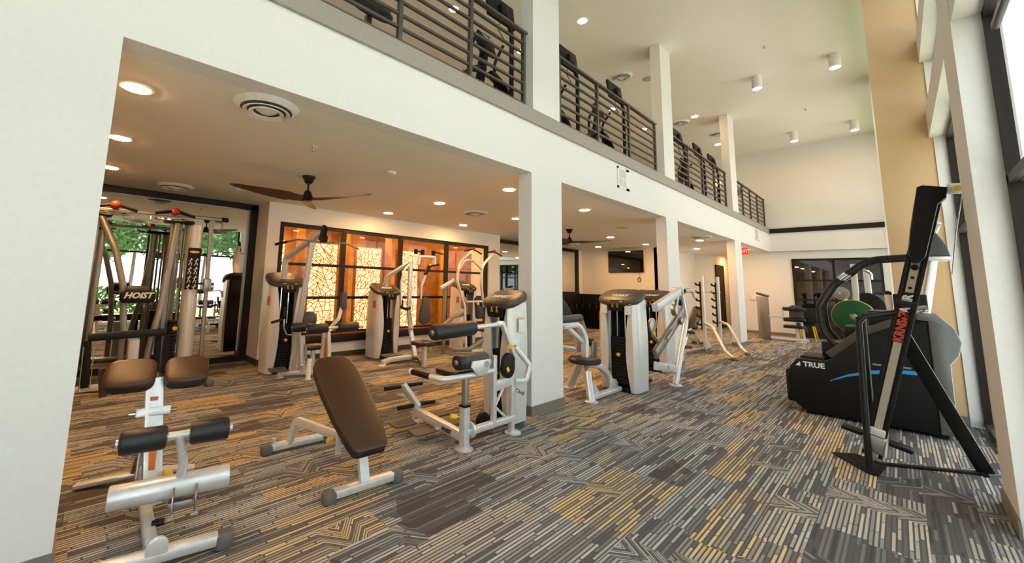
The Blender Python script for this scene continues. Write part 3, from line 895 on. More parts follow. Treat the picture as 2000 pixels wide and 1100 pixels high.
def tower(t, O, f, h=1.47, w=.54, d=.40, red=True, white=False, fig=True, cap=None):
    """weight-stack tower: two curved grey shrouds, black stack between, dark cap with lettering"""
    O, f = V3(O), V3(f).normalized()
    s = UP.cross(f)                                     # towards the viewer's right when facing the stack
    def Q(a, b, z): return O+s*a+f*b+UP*z
    hs = h-.16
    for sg in (-1, 1):
        m = MB()
        secs = []
        n = 12
        for k in range(n+1):
            q = k/n
            z = .015+hs*q
            g = .065+.085*math.sin(math.pi*min(1, .12+q*.86))           # how far the front lip reaches inwards
            bow = .018*math.sin(math.pi*q)
            wo = w/2+bow-.035*(1-q)**2*0
            fr = d/2+.02*math.sin(math.pi*q)
            outer = [(wo-.03, -d/2), (wo, -d/2+.03), (wo, 0), (wo, fr-.09), (wo-.018, fr-.03), (wo-.055, fr)]
            inner = [(w/2-g, fr-.012), (w/2-g, fr-.035), (wo-.06, fr-.03), (wo-.04, fr-.06), (wo-.022, fr-.1), (wo-.022, 0), (wo-.022, -d/2+.035), (wo-.04, -d/2+.02)]
            secs.append([Q(sg*a, b, z) for a, b in outer+inner])
        kk = len(secs[0])
        vs = [p for r in secs for p in r]
        fs = []
        for i in range(n):
            for a in range(kk):
                b = (a+1) % kk
                fs.append((i*kk+a, i*kk+b, (i+1)*kk+b, (i+1)*kk+a) if sg > 0 else (i*kk+b, i*kk+a, (i+1)*kk+a, (i+1)*kk+b))
        top, bot = tuple(n*kk+a for a in range(kk)), tuple(range(kk-1, -1, -1))
        fs += [top, bot] if sg > 0 else [top[::-1], bot[::-1]]
        m.add(vs, fs)
        sh = t.part('shroud', m, SHROUD)
        if red and sg < 0:
            t.part('sticker', MB().obox(Q(sg*(w/2+.021), d/2-.10, h*.72), s, UP, (.006, .14, .09), .001), REDS, sh, 'red warning sticker')
        if white:
            e = t.part('sticker', MB().obox(Q(sg*(w/2-.10), d/2+.018, h*.80), s, UP, (.09, .13, .004), .001), STKW, sh, 'white notice')
            t.part('sticker', MB().obox(Q(sg*(w/2-.10), d/2+.0185, h*.858), s, UP, (.09, .016, .005), .001), YEL, sh, 'yellow band')
    t.part('back_panel', MB().obox(Q(0, -d*.32, hs/2+.02), s, UP, (w-.08, hs-.02, .02), .004), BLK)
    st = MB()
    for k in range(15):
        st.obox(Q(0, d*.12, .12+k*.045), s, f, (w*.46, .17, .040), .004)
    ws = t.part('weight_stack', st, BLK)
    t.part('selector_pin', MB().lathe(Q(0.01, d*.12+.08, .12+9*.045), Q(.01, d*.12+.15, .12+9*.045), [(0, .006), (.4, .006), (.42, .022), (1, .026)], 12), YEL, ws)
    for a in (-.06, .06):
        t.part('guide_rod', MB().cyl(Q(a, d*.12, .1), Q(a, d*.12, hs+.02), .010, 8), CHROME)
    t.part('cable', MB().cyl(Q(0, d*.16, .7), Q(0, d*.16, hs+.03), .005, 6), BLK)
    t.part('foot_plate', MB().obox(Q(0, 0, .03), s, f, (w-.08, d-.04, .06), .01), BLK)
    # cap
    out = []
    W2, D2 = w/2+.045, d/2+.055
    for k in range(28):
        a = 2*math.pi*k/28
        ca, sa = math.cos(a), math.sin(a)
        out.append((W2*abs(ca)**.62*(1 if ca > 0 else -1), D2*abs(sa)**.72*(1 if sa > 0 else -1)))
    tl = (f+UP*(-.42)).normalized()
    cp = t.part('cap', MB().pad(out, Q(0, -.005, h-.155), s, -tl, .085, .03, .010), cap or CAPB)
    lettering('HOIST', .085, Q(0, -.005, h-.155)+s.cross(-tl).normalized()*.0965+tl*.05, s, -tl, WHTL, loc=t.loc, parent=cp, shear=.3, bold=.003)
    pl = t.part('placard', MB().pad([(-.14, .06), (-.10, -.10), (.10, -.10), (.14, .06)], Q(0, d/2+.012, h-.215), s, UP, .03, .006), BLK)
    if fig:
        m = MB()
        figure(m, Q(-.035, d/2+.045, h-.225), s, UP, .075); figure(m, Q(.04, d/2+.045, h-.225), s, UP, .075)
        m.obox(Q(-.095, d/2+.044, h-.172), s, UP, (.055, .012, .003), .0005); m.obox(Q(.095, d/2+.044, h-.172), s, UP, (.055, .012, .003), .0005)
        t.part('pictogram', m, YEL, pl, 'yellow exercise pictograms')
    return Q
def flange(t, p, r=.06, m=None, parent=None):
    p = V3(p)
    return t.part('foot', MB().lathe(p, p+UP*.02, [(0, r), (.5, r), (1, r*.8)], 16), m or SILV, parent)
def knob(t, p, d, L=.06, r=.02, parent=None, m=None):
    p, d = V3(p), V3(d).normalized()
    return t.part('knob', MB().lathe(p, p+d*L, [(0, .008), (.45, .008), (.5, r), (.92, r), (1, r*.7)], 12), m or YEL, parent, 'yellow pull knob')

# ---------------------------------------------------------------- back extension bench, front left
def back_extension():
    t = Thing('back_extension_bench', 'silver back extension bench with two brown hip pads in the near left corner', 'exercise bench', (.5, .35, 0))
    a, c = Vector((.045, .999, 0)), Vector((.985, -.17, 0))
    F, R = Vector((.445, -.25, 0)), Vector((.50, .925, 0))
    t.part('front_stabilizer', MB().bar([F-c*.30+UP*.055, F+c*.30+UP*.055], .075, .065, .02), SILV)
    for sg in (-1, 1):
        t.part('foot_cap', MB().pad(rrect(.095, .10, .03, 3), F+c*sg*.335, c, UP.cross(c)*-1 if False else a, .085, .02), RUBB)
    t.part('hinge_tab', MB().pad([(.05*math.cos(k*.3142), .05*math.sin(k*.3142)+.03) for k in range(11)]+[(-.05, -.02), (.05, -.02)], F+c*.02+UP*.075-a*.012, c, UP, .024, .004), SILV)
    t.part('floor_rail', MB().bar([F+a*.02+UP*.075, F+a*.36+UP*.085, R+UP*.07], .06, .055, .008), SILV)
    rb = t.part('rear_stabilizer', MB().bar([R-c*.35+a*.05+UP*.02, R-c*.12+UP*.05, R+c*.12+UP*.05, R+c*.35+a*.0+UP*.02], .075, .03, .008, .05), SILV)
    # inclined post
    b0, b1 = Vector((.50, .27, .08)), Vector((.475, .52, .80))
    po = t.part('post', MB().bar([b0, b1], .105, .065, .012, up=(0, -1, .3)), SILV)
    d = (b1-b0).normalized(); n = c.cross(d).normalized()
    if n.y > 0: n = -n
    t.part('sticker', MB().obox(b0+d*.30+n*.034, c, d, (.045, .20, .004), .001), ORNG, po, 'orange sticker')
    t.part('sticker', MB().obox(b0+d*.63+n*.034, c, d, (.05, .025, .004), .001), REDS, po, 'small red sticker')
    t.part('sleeve', MB().obox(b0+d*.55, c, d, (.19, .055, .075), .006), SILV, po)
    for sg in (-1, 1):
        t.part('bolt', MB().cyl(b0+d*.55+c*sg*.095, b0+d*.55+c*sg*.13, .012, 10), CHROME, po)
    t.part('side_plate', MB().obox(b0+d*.22-c*.075-n*.02, c, d, (.012, .26, .10), .004), STEEL, po)
    for q in (.14, .30):
        t.part('bolt', MB().cyl(b0+d*q-c*.12, b0+d*q-c*.07, .009, 8), CHROME, po)
    t.part('rear_strut', MB().bar([R+a*-.05+UP*.09-c*.03, b0+d*.45-c*.03], .05, .04, .008), STEEL)
    knob(t, b0+d*.14+c*.06+n*.03, c*.4+UP*.5+n*.6, .07, .026)
    # ankle rollers on their stem, foot roll clamped to the rail
    A = Vector((.548, -.05, .575)); G = Vector((.56, .045, .255))
    t.part('foot_roll', MB().cyl(G-c*.30, G+c*.30, .066, 22, .008), SILV)
    t.part('ankle_stem', MB().tube([G+c*.03, G+c*.04+UP*.14-a*.04, A+c*.005], .026, 12, .12), SILV)
    t.part('roller_shaft', MB().cyl(A-c*.29, A+c*.28, .022), SILV)
    roller(t, A-c*.275, A-c*.055, .066); roller(t, A+c*.055, A+c*.262, .066)
    cl = t.part('clamp', MB().obox(G-UP*.10+c*.05, c, a, (.13, .10, .05), .006), STEEL)
    for sg in (-.0, .115):
        t.part('clamp_bolt', MB().cyl(G+c*sg+a*-.07+UP*-.14, G+c*sg+a*-.075+UP*.02, .006, 8), CHROME, cl)
        t.part('nut', MB().cyl(G+c*(sg-.02)+a*-.072+UP*-.15, G+c*(sg+.02)+a*-.072+UP*-.15, .012, 8), CHROME, cl)
    t.part('pop_pin', MB().cyl(F+a*.22+UP*.11+c*.01, F+a*.22+UP*.11+c*.07, .018, 10), BLK)
    # hip pads
    v = Vector((0, .80, .60))
    for x, y, z, w in ((.345, .54, .835, .285), (.66, .50, .83, .265)):
        o = [(w/2*abs(math.cos(k*.2618))**.5*(1 if math.cos(k*.2618) > 0 else -1), .118*abs(math.sin(k*.2618))**.58*(1 if math.sin(k*.2618) > 0 else -1)) for k in range(24)]
        hp = t.part('hip_pad', MB().pad(o, (x, y, z), c, v, .036, .014, .004), BROWN)
        t.part('pad_base', MB().pad(o, V3((x, y, z))-c.cross(v).normalized()*.045, c, v, .048, .014), VINYL, hp)
    t.part('pad_bracket', MB().bar([(.34, .55, .76), (.49, .53, .76), (.66, .51, .765)], .05, .04, .006), SILV)
    t.part('hand_grip', MB().tube([(.22, .62, .70), (.20, .64, .88)], .024, 10), BROWN)
    t.part('hand_grip', MB().tube([(.775, .60, .70), (.80, .62, .88)], .024, 10), BROWN)
back_extension()

# ---------------------------------------------------------------- brown padded bench
def bench():
    t = Thing('incline_bench', 'adjustable bench with one long dark brown pad raised at an angle', 'exercise bench', (1.7, .25, 0))
    c = Vector((.995, -.06, 0)); a = Vector((.06, .998, 0))
    F, R = Vector((1.69, -.275, 0)), Vector((1.635, .79, 0))
    for nm, C in (('front_stabilizer', F), ('rear_stabilizer', R)):
        t.part(nm, MB().bar([C-c*.24+UP*.05, C+c*.24+UP*.05], .07, .055, .012), SILV)
        for sg in (-1, 1):
            t.part('foot_cap', MB().pad(rrect(.10, .095, .035, 3), C+c*sg*.265, c, a, .08, .02), RUBB)
    t.part('transport_peg', MB().cyl(R-c*.21+UP*.07, R-c*.21+UP*.12, .016, 10), SILV)
    t.part('front_post', MB().bar([F+UP*.06, F+a*.10+UP*.36], .075, .045, .008, up=(0, 1, 0)), SILV)
    t.part('sticker', MB().obox(F+a*.045+UP*.27-a*.028, c, UP, (.035, .012, .004), .001), BLUE)
    t.part('bent_frame', MB().bar([R-c*.08+UP*.05, R-c*.06-a*.10+UP*.27, F+c*-.02+a*.36+UP*.27, F+a*.10+UP*.32], .045, .065, .008, .06), SILV)
    br = t.part('hinge_bracket', MB().obox(F+a*.30+UP*.28, c, a, (.10, .16, .08), .006), STEEL)
    t.part('bolt', MB().cyl(F+a*.30+UP*.28-c*.07, F+a*.30+UP*.28+c*.07, .010, 8), CHROME, br)
    t.part('sticker', MB().obox(F+a*.22+UP*.29-c*.052, a, UP, (.05, .03, .004), .001), REDS, br)
    t.part('selector_arc', MB().bar([F+a*.34-c*.06+UP*.16, F+a*.33-c*.06+UP*.30, F+a*.36-c*.06+UP*.46], .012, .05, .004), SILV)
    knob(t, F+a*.40-c*.04+UP*.24, -c+UP*.15, .09, .024)
    lo, hi = Vector((1.655, -.41, .325)), Vector((1.645, .40, .835))
    v = (hi-lo).normalized(); L = (hi-lo).length
    o = []
    half = [(.0, .105), (.03, .135), (.10, .150), (.35, .178), (.62, .190), (.85, .182), (.94, .160), (.985, .115), (1.0, .06)]
    for q, w in half: o.append((w, L*q))
    for q, w in half[::-1]: o.append((-w, L*q))
    n = c.cross(v).normalized()
    pd = t.part('pad', MB().pad(o, lo-n*.012, c, v, .032, .013, .003), BROWN)
    t.part('pad_base', MB().pad(o, lo-n*.055, c, v, .046, .014), VINYL, pd)
    t.part('pad_rail', MB().bar([lo+v*.12-n*.075, lo+v*.62-n*.075], .05, .04, .006), SILV, pd)
bench()

# ---------------------------------------------------------------- lat pulldown
def lat_pulldown():
    t = Thing('lat_pulldown_machine', 'silver lat pulldown machine with a long curved bar, left of the glowing window', 'gym machine', (2.75, 3.7, 0))
    tower(t, (2.60, 3.98, 0), (0, -1, 0), 1.60, .52, .40)
    t.part('mast', MB().bar([(2.71, 3.72, .06), (2.71, 3.66, .30), (2.72, 3.27, 2.10)], .05, .085, .008, .1, up=(1, 0, 0)), SILV)
    t.part('top_arm', MB().bar([(2.55, 3.90, 1.50), (2.52, 3.82, 1.84), (2.70, 3.28, 2.12), (2.76, 3.12, 2.22)], .055, .085, .008, .08, up=(1, 0, 0)), SILV)
    pu = t.part('pulley_housing', MB().obox((2.79, 3.05, 2.22), (1, 0, 0), (0, -.5, 1), (.06, .26, .12), .01), BLK)
    t.part('pulley', MB().cyl((2.75, 3.02, 2.14), (2.83, 3.02, 2.14), .055, 16), BLK, pu)
    lb = t.part('lat_bar', MB().tube([(2.10, 3.02, 2.00), (2.38, 3.02, 2.09), (2.76, 3.02, 2.08), (3.16, 3.02, 2.10), (3.42, 3.02, 2.02)], .015, 8, .1), CHROME)
    t.part('grip', MB().tube([(2.06, 3.02, 1.99), (2.22, 3.02, 2.04)], .019, 8), BLK, lb)
    t.part('carabiner', MB().tube([(2.78, 3.02, 2.12), (2.77, 3.02, 2.07)], .012, 6), YEL, lb)
    t.part('front_post', MB().bar([(2.76, 3.42, .05), (2.72, 3.42, .62)], .09, .075, .01), SILV)
    t.part('post_handle', MB().bar([(2.775, 3.375, .34), (2.775, 3.34, .30), (2.765, 3.34, .48), (2.765, 3.38, .50)], .03, .02, .004), STEEL)
    t.part('shaft', MB().cyl((2.72, 3.12, .76), (3.62, 3.12, .76), .022), SILV)
    roller(t, (2.66, 3.12, .76), (2.99, 3.12, .76), .072); roller(t, (3.17, 3.12, .76), (3.52, 3.12, .76), .072)
    roller(t, (2.55, 3.40, .76), (2.86, 3.40, .76), .072); roller(t, (3.10, 3.42, .78), (3.30, 3.42, .78), .06)
    t.part('roller_stem', MB().bar([(3.06, 3.13, .20), (3.03, 3.16, .70), (3.05, 3.40, .78)], .07, .05, .008, .05), SILV)
    st = t.part('sticker_post', MB().bar([(3.0, 3.24, .22), (3.0, 3.20, .70)], .085, .06, .012, up=(0, 1, 0)), SILV)
    t.part('sticker', MB().obox((3.01, 3.185, .46), (1, 0, 0), (0, -.08, 1), (.045, .30, .004), .001), ORNG, st, 'orange sticker')
    t.part('seat', MB().pad(rrect(.34, .30, .08, 4), (2.93, 3.45, .40), (1, 0, 0), (0, 1, 0), .065, .02), VINYL)
    t.part('seat_post', MB().cyl((2.93, 3.45, .05), (2.93, 3.45, .41), .035), SILV)
    t.part('stand', MB().bar([(2.76, 3.19, .01), (2.78, 3.22, .30)], .06, .06, .01), WHT)
    flange(t, (2.76, 3.19, 0), .05)
    t.part('back_pad', MB().pad(rrect(.24, .24, .10, 4), (2.90, 3.62, .86), (1, 0, 0), (0, .25, 1), .06, .02), GREYV)
    t.part('knee_pad', MB().pad(rrect(.10, .30, .045, 4), (3.32, 3.30, 1.16), (1, 0, 0), (.12, .1, 1), .07, .02), GREYV)
    t.part('knee_arm', MB().tube([(3.30, 3.28, 1.06), (3.24, 3.25, .88), (3.10, 3.22, .76)], .03, 10, .08), SILV)
    g = t.part('side_handle', MB().tube([(2.58, 3.40, .66), (2.46, 3.36, .66), (2.40, 3.34, .78), (2.39, 3.34, .90)], .014, 8, .06), CHROME)
    t.part('grip', MB().cyl((2.39, 3.34, .94), (2.385, 3.34, 1.08), .02, 10), BLK, g)
    t.part('grip', MB().cyl((2.20, 3.30, .86), (2.38, 3.34, .90), .02, 10), BLK, g)
    t.part('base_rail', MB().bar([(2.46, 3.62, .05), (2.76, 3.45, .06), (3.05, 3.2, .06)], .09, .06, .01), SILV)
    t.part('footrest', MB().pad(rrect(.26, .16, .02), (2.42, 3.52, .12), (1, 0, 0), (0, 1, .2), .018, .004), FOOTP)
    t.part('footrest_stem', MB().cyl((2.46, 3.55, 0), (2.46, 3.55, .13), .03), SILV)
    flange(t, (2.46, 3.55, 0), .075)
    t.part('floor_handle', MB().tube([(2.72, 3.36, .10), (2.71, 3.35, .20), (2.84, 3.33, .20), (2.84, 3.34, .10)], .01, 6, .03), CHROME)
lat_pulldown()

# ---------------------------------------------------------------- pec fly
def pec_fly():
    t = Thing('pec_fly_machine', 'silver pec fly machine with a hanging charcoal arm pad before the glowing window', 'gym machine', (4.9, 3.7, 0))
    tower(t, (4.70, 4.16, 0), (0, -1, 0), 1.46, .54, .40)
    t.part('mast', MB().bar([(5.02, 3.48, .06), (5.0, 3.62, .55), (4.93, 3.62, .95), (4.93, 3.62, 1.92)], .055, .085, .008, .2, up=(1, 0, 0)), SILV)
    t.part('top_arm', MB().bar([(4.60, 4.0, 1.40), (4.58, 3.92, 1.60), (4.92, 3.62, 1.90)], .05, .075, .008, .1, up=(1, 0, 0)), SILV)
    t.part('crosshead', MB().bar([(5.03, 3.50, 1.86), (5.05, 3.5, 2.03), (5.45, 3.5, 2.03), (5.46, 3.5, 1.88)], .05, .07, .008, .03, up=(0, 1, 0)), SILV)
    for x in (4.95, 5.12, 5.40):
        t.part('pivot', MB().cyl((x, 3.48, 2.06), (x, 3.48, 2.16), .04, 12), BLK)
    for x0, x1 in ((4.86, 5.06), (5.36, 5.60)):
        t.part('handle', MB().tube([(x0, 3.42, 2.13), (x1, 3.40, 2.10)], .016, 8), BLK)
    al = t.part('swing_arm', MB().tube([(4.86, 3.55, 1.86), (4.70, 3.50, 1.74), (4.60, 3.45, 1.50), (4.63, 3.45, 1.0)], .022, 10, .1), SILV)
    t.part('grip', MB().cyl((4.63, 3.45, 1.0), (4.64, 3.45, 1.16), .028), BLK, al)
    t.part('elbow', MB().tube([(4.63, 3.45, 1.02), (4.78, 3.48, .98), (4.9, 3.55, 1.0)], .028, 10), BLK, al)
    ar = t.part('swing_arm', MB().tube([(5.35, 3.5, 1.88), (5.28, 3.5, 1.74), (5.12, 3.48, 1.42), (5.12, 3.48, 1.18)], .02, 10, .1), SILV)
    t.part('collar', MB().cyl((5.33, 3.5, 1.84), (5.22, 3.5, 1.66), .04, 12), BLK, ar)
    t.part('handle', MB().tube([(5.36, 3.5, 1.84), (5.52, 3.42, 1.88)], .018, 8), BLK, ar)
    o = [(.0, 1.22), (.06, 1.20), (.095, 1.10), (.135, .90), (.15, .80), (.13, .74), (.07, .70), (-.02, .68), (-.09, .71), (-.135, .77), (-.13, .88), (-.09, 1.08), (-.06, 1.18)][::-1]
    t.part('arm_pad', MB().pad([(p[0], p[1]-.9) for p in o], (5.17, 3.45, .9), (1, 0, 0), (0, 0, 1), .07, .025), GREYV, ar)
    t.part('knuckle', MB().sphere((4.98, 3.60, .62), .06, 10), SILV)
    se = t.part('seat', MB().pad(rrect(.38, .36, .12, 4), (4.80, 2.98, .37), (1, 0, 0), (0, 1, 0), .07, .025), VINYL)
    sp = t.part('seat_post', MB().bar([(4.80, 2.93, .01), (4.80, 2.93, .36)], .075, .075, .012), SILV)
    flange(t, (4.80, 2.93, 0), .05)
    knob(t, (4.84, 2.92, .30), (1, -.2, .15), .11, .022)
    t.part('floor_rail', MB().bar([(4.80, 2.95, .06), (4.98, 3.3, .07), (4.85, 3.75, .07)], .09, .07, .01), BRONZE)
    t.part('foot_rail', MB().bar([(4.24, 3.42, .05), (4.40, 3.42, .09), (4.86, 3.42, .09)], .09, .075, .01), SILV)
    flange(t, (4.23, 3.42, 0), .07)
    t.part('tread', MB().pad(rrect(.36, .16, .02), (4.50, 3.56, .13), (1, 0, 0), (0, 1, .15), .018, .004), FOOTP)
pec_fly()

# ---------------------------------------------------------------- shoulder press with arched arms
def press():
    t = Thing('shoulder_press_machine', 'shoulder press machine with two tall arched arms at the right end of the glowing window', 'gym machine', (6.6, 3.8, 0))
    tower(t, (6.92, 4.12, 0), (0, -1, 0), 1.56, .52, .40)
    la = t.part('press_arm', MB().tube([(6.38, 3.45, .10), (6.36, 3.5, .98), (6.10, 3.5, 1.60), (6.20, 3.5, 2.0), (6.55, 3.45, 2.26)], .032, 12, .35), SILV)
    ra = t.part('press_arm', MB().tube([(7.08, 3.6, .98), (6.92, 3.55, 1.55), (6.92, 3.52, 1.92), (7.25, 3.46, 2.24)], .032, 12, .35), SILV)
    t.part('arch', MB().tube([(6.17, 3.5, 1.80), (6.35, 3.52, 2.02), (6.62, 3.52, 2.03), (6.90, 3.52, 1.84)], .026, 10, .2), SILV)
    for arm, x in ((la, 6.55), (ra, 7.25)):
        t.part('hub', MB().sphere((x, 3.45, 2.27), .05, 10), REDM, arm)
        t.part('grip', MB().tube([(x-.30, 3.42, 2.22), (x, 3.45, 2.28)], .018, 8), BLK, arm)
        t.part('grip', MB().tube([(x, 3.45, 2.28), (x+.24, 3.42, 2.18)], .018, 8), BLK, arm)
    t.part('side_beam', MB().bar([(5.70, 3.45, .62), (6.05, 3.5, .80), (6.40, 3.55, .84)], .05, .08, .01, .1), BRONZE)
    t.part('upright', MB().bar([(5.95, 3.7, .02), (5.95, 3.7, 1.48)], .06, .06, .01), BRONZE)
    t.part('shoulder_link', MB().bar([(5.76, 3.62, 1.40), (6.10, 3.58, 1.58)], .05, .07, .01), SILV)
    t.part('cross_brace', MB().tube([(6.30, 3.55, 1.10), (7.05, 3.6, 1.10)], .022, 8), SILV)
    knob(t, (6.74, 3.5, 1.06), (0, -1, 0), .06, .03)
    t.part('side_plate', MB().obox((6.33, 3.5, 1.08), (1, 0, 0), UP, (.16, .26, .04), .03), BRONZE)
    t.part('back_pad', MB().pad(rrect(.26, .50, .06, 3), (6.98, 3.68, .95), (1, 0, 0), (0, .12, 1), .06, .02), VINYL)
    t.part('seat', MB().pad(rrect(.36, .34, .08, 4), (6.88, 3.40, .46), (1, 0, 0), (0, 1, 0), .06, .02), BROWN)
    t.part('seat_post', MB().bar([(6.80, 3.36, .02), (6.86, 3.40, .46)], .06, .06, .01), SILV)
    flange(t, (6.78, 3.34, 0), .09)
    t.part('floor_rail', MB().bar([(6.0, 3.62, .14), (6.16, 3.56, .09), (6.45, 3.40, .09), (6.86, 3.36, .30)], .09, .10, .02, .08), BRONZE)
    flange(t, (6.1, 3.6, 0), .06, BRONZE)
    t.part('foot_bar', MB().bar([(6.45, 3.36, .06), (6.9, 3.30, .06)], .06, .06, .01), SILV)
press()
# ---------------------------------------------------------------- abdominal machine by the nearest column
def ab_machine():
    t = Thing('abdominal_machine', 'silver abdominal machine with a long black roller beside the nearest column', 'gym machine', (3.2, 0, 0))
    tower(t, (3.72, .13, 0), (-1, 0, 0), 1.45, .42, .30, red=False, white=False)
    t.part('notice', MB().box((3.66, -.118, .98), (3.76, -.112, 1.12)), STKW, None, 'white notice')
    t.part('notice_band', MB().box((3.66, -.119, 1.12), (3.76, -.112, 1.14)), YEL)
    y = -.20
    t.part('base_rail', MB().bar([(2.78, y, .15), (3.46, y, .15)], .06, .06, .01), SILV)
    fp = t.part('front_post', MB().bar([(2.775, y+.01, .0), (2.775, y+.01, .38)], .075, .075, .012), SILV)
    flange(t, (2.775, y+.01, 0), .085); flange(t, (3.46, y, 0), .085)
    t.part('post_collar', MB().bar([(2.775, y+.01, .375), (2.775, y+.01, .395)], .085, .085, .012), BLK, fp)
    t.part('seat_tube', MB().bar([(2.775, y+.01, .38), (2.775, y+.01, .64)], .052, .052, .01), STEEL)
    knob(t, (2.76, y+.02, .28), (-1, .6, .15), .12, .026, fp)
    t.part('pivot_disc', MB().lathe((2.83, y, .16), (2.87, y, .16), [(0, .07), (.6, .07), (1, .05)], 16), SILV)
    hb = t.part('handle_bar', MB().tube([(3.16, y-.01, .66), (2.9, y-.02, .65), (2.46, y-.02, .66), (2.44, y+.12, .665)], .026, 12, .08), SILV)
    t.part('grip', MB().cyl((2.435, y+.12, .665), (2.42, y+.36, .67), .027, 12, .006), BLK, hb)
    t.part('grip', MB().cyl((2.418, y+.36, .67), (2.416, y+.385, .67), .031, 12, .008), WHT, hb)
    t.part('seat', MB().pad(rrect(.34, .30, .06, 4), (2.85, y+.22, .62), (1, 0, 0), (0, 1, 0), .06, .02), VINYL)
    rp = roller(t, (2.70, y+.06, .765), (2.80, y+.06, .765), .072)
    t.part('back_roll', MB().cyl((2.72, y+.06, .765), (3.08, y+.04, .765), .070, 18, .015), GREYV)
    pb = t.part('pad_bracket', MB().pad([(0, 0), (.10, -.09), (.20, -.09), (.28, .02), (.26, .05), (.02, .05)], (2.78, y-.045, .735), (1, 0, 0), (0, 0, 1), .02, .004), SILV)
    t.part('hole', MB().cyl((2.98, y-.068, .745), (2.98, y-.064, .745), .03, 12), STEEL, pb)
    t.part('upright', MB().bar([(3.15, y-.01, .14), (3.15, y-.01, .80)], .05, .05, .008), SILV)
    t.part('upright', MB().bar([(3.44, y, .0), (3.44, y, .86)], .05, .05, .008), SILV)
    t.part('cross_bar', MB().bar([(3.15, y-.01, .50), (3.44, y, .53)], .04, .10, .008), SILV)
    t.part('diagonal_brace', MB().tube([(3.16, y, .28), (3.30, y, .46)], .014, 8), SILV)
    t.part('diagonal_brace', MB().tube([(3.16, y, .32), (3.34, y, .18)], .014, 8), SILV)
    cp = t.part('cam_pad', MB().pad([(.10*math.cos(k*.2618)+(.02 if math.sin(k*.2618) > 0 else 0), .125*math.sin(k*.2618)) for k in range(24)], (3.30, y-.03, .69), (1, 0, .25), (-.25, 0, 1), .05, .015), BLK)
    t.part('sticker', MB().obox((3.28, y-.083, .66), (1, 0, .6), (-.6, 0, 1), (.035, .05, .004), .001), YEL, cp, 'yellow warning sticker')
    t.part('rear_link', MB().bar([(3.46, y-.02, .86), (3.66, y-.06, .66), (3.60, y-.06, .50), (3.46, y-.02, .52)], .05, .05, .01, .06), SILV)
    t.part('link_bolt', MB().cyl((3.5, y-.10, .40), (3.5, y-.02, .42), .022, 10), CHROME)
    arm = t.part('lever_arm', MB().bar([(3.44, y-.02, .78), (3.25, y-.02, 1.12), (3.18, y-.02, 1.10)], .045, .055, .01, .04, up=(0, 1, 0)), SILV)
    t.part('roller_shaft', MB().cyl((2.80, y-.02, 1.085), (3.26, y-.02, 1.105), .022, 12), SILV, arm)
    roller(t, (2.33, y-.02, 1.07), (2.84, y-.02, 1.088), .069, parent=arm)
    knob(t, (3.44, y+.0, .86), (-.8, -.4, .1), .10, .03, m=YEL)
    # low rail with foot plates and T-shaped foot bar
    t.part('foot_rail', MB().bar([(2.775, y+.02, .11), (2.85, .64, .13)], .075, .085, .01), SILV)
    lettering('HOIST', .05, (2.756, .04, .115), (.10, .86, .02), (0, 0, 1), BLK, loc=t.loc, parent=t.root, shear=.3) if False else None
    lettering('HOIST', .055, (2.752, .04, .11), (-.09, -.99, 0), (0, 0, 1), BLK, loc=t.loc, parent=t.root, shear=.3, bold=.001)
    t.part('end_post', MB().bar([(2.84, .62, .0), (2.84, .62, .20)], .06, .06, .01), SILV)
    tb = t.part('foot_bar_stem', MB().bar([(2.85, .60, .18), (2.73, .72, .40)], .085, .05, .012, up=(1, 0, 0)), SILV)
    for p in ((2.735, .71, .39), (2.84, .61, .20)):
        for sg in (-1, 1):
            t.part('foot_grip', MB().cyl((p[0]+sg*.045, p[1], p[2]), (p[0]+sg*.235, p[1]-sg*.02, p[2]), .022, 12, .005), BLK, tb)
    for x, yy in ((2.58, .50), (2.60, .20), (3.06, .52), (3.06, .22)):
        pl = t.part('foot_plate', MB().pad(rrect(.27, .15, .02, 2), (x, yy, .085), (1, 0, -.03), (0, 1, .10), .016, .004), FOOTP)
        t.part('plate_arm', MB().bar([(x+(.10 if x < 2.8 else -.10), yy-.02, .075), (2.79 if x < 2.8 else 2.86, yy-.02, .085)], .05, .025, .005), SILV, pl)
        for q in (-.09, .09):
            t.part('rivet', MB().cyl((x+q, yy-.05, .10-.03*q), (x+q, yy-.05, .106-.03*q), .006, 8), CHROME, pl)
    t.part('wheel', MB().lathe((3.25, .0, .10), (3.25, .05, .10), [(0, .05), (.2, .09), (.8, .09), (1, .05)], 18), BLK)
ab_machine()

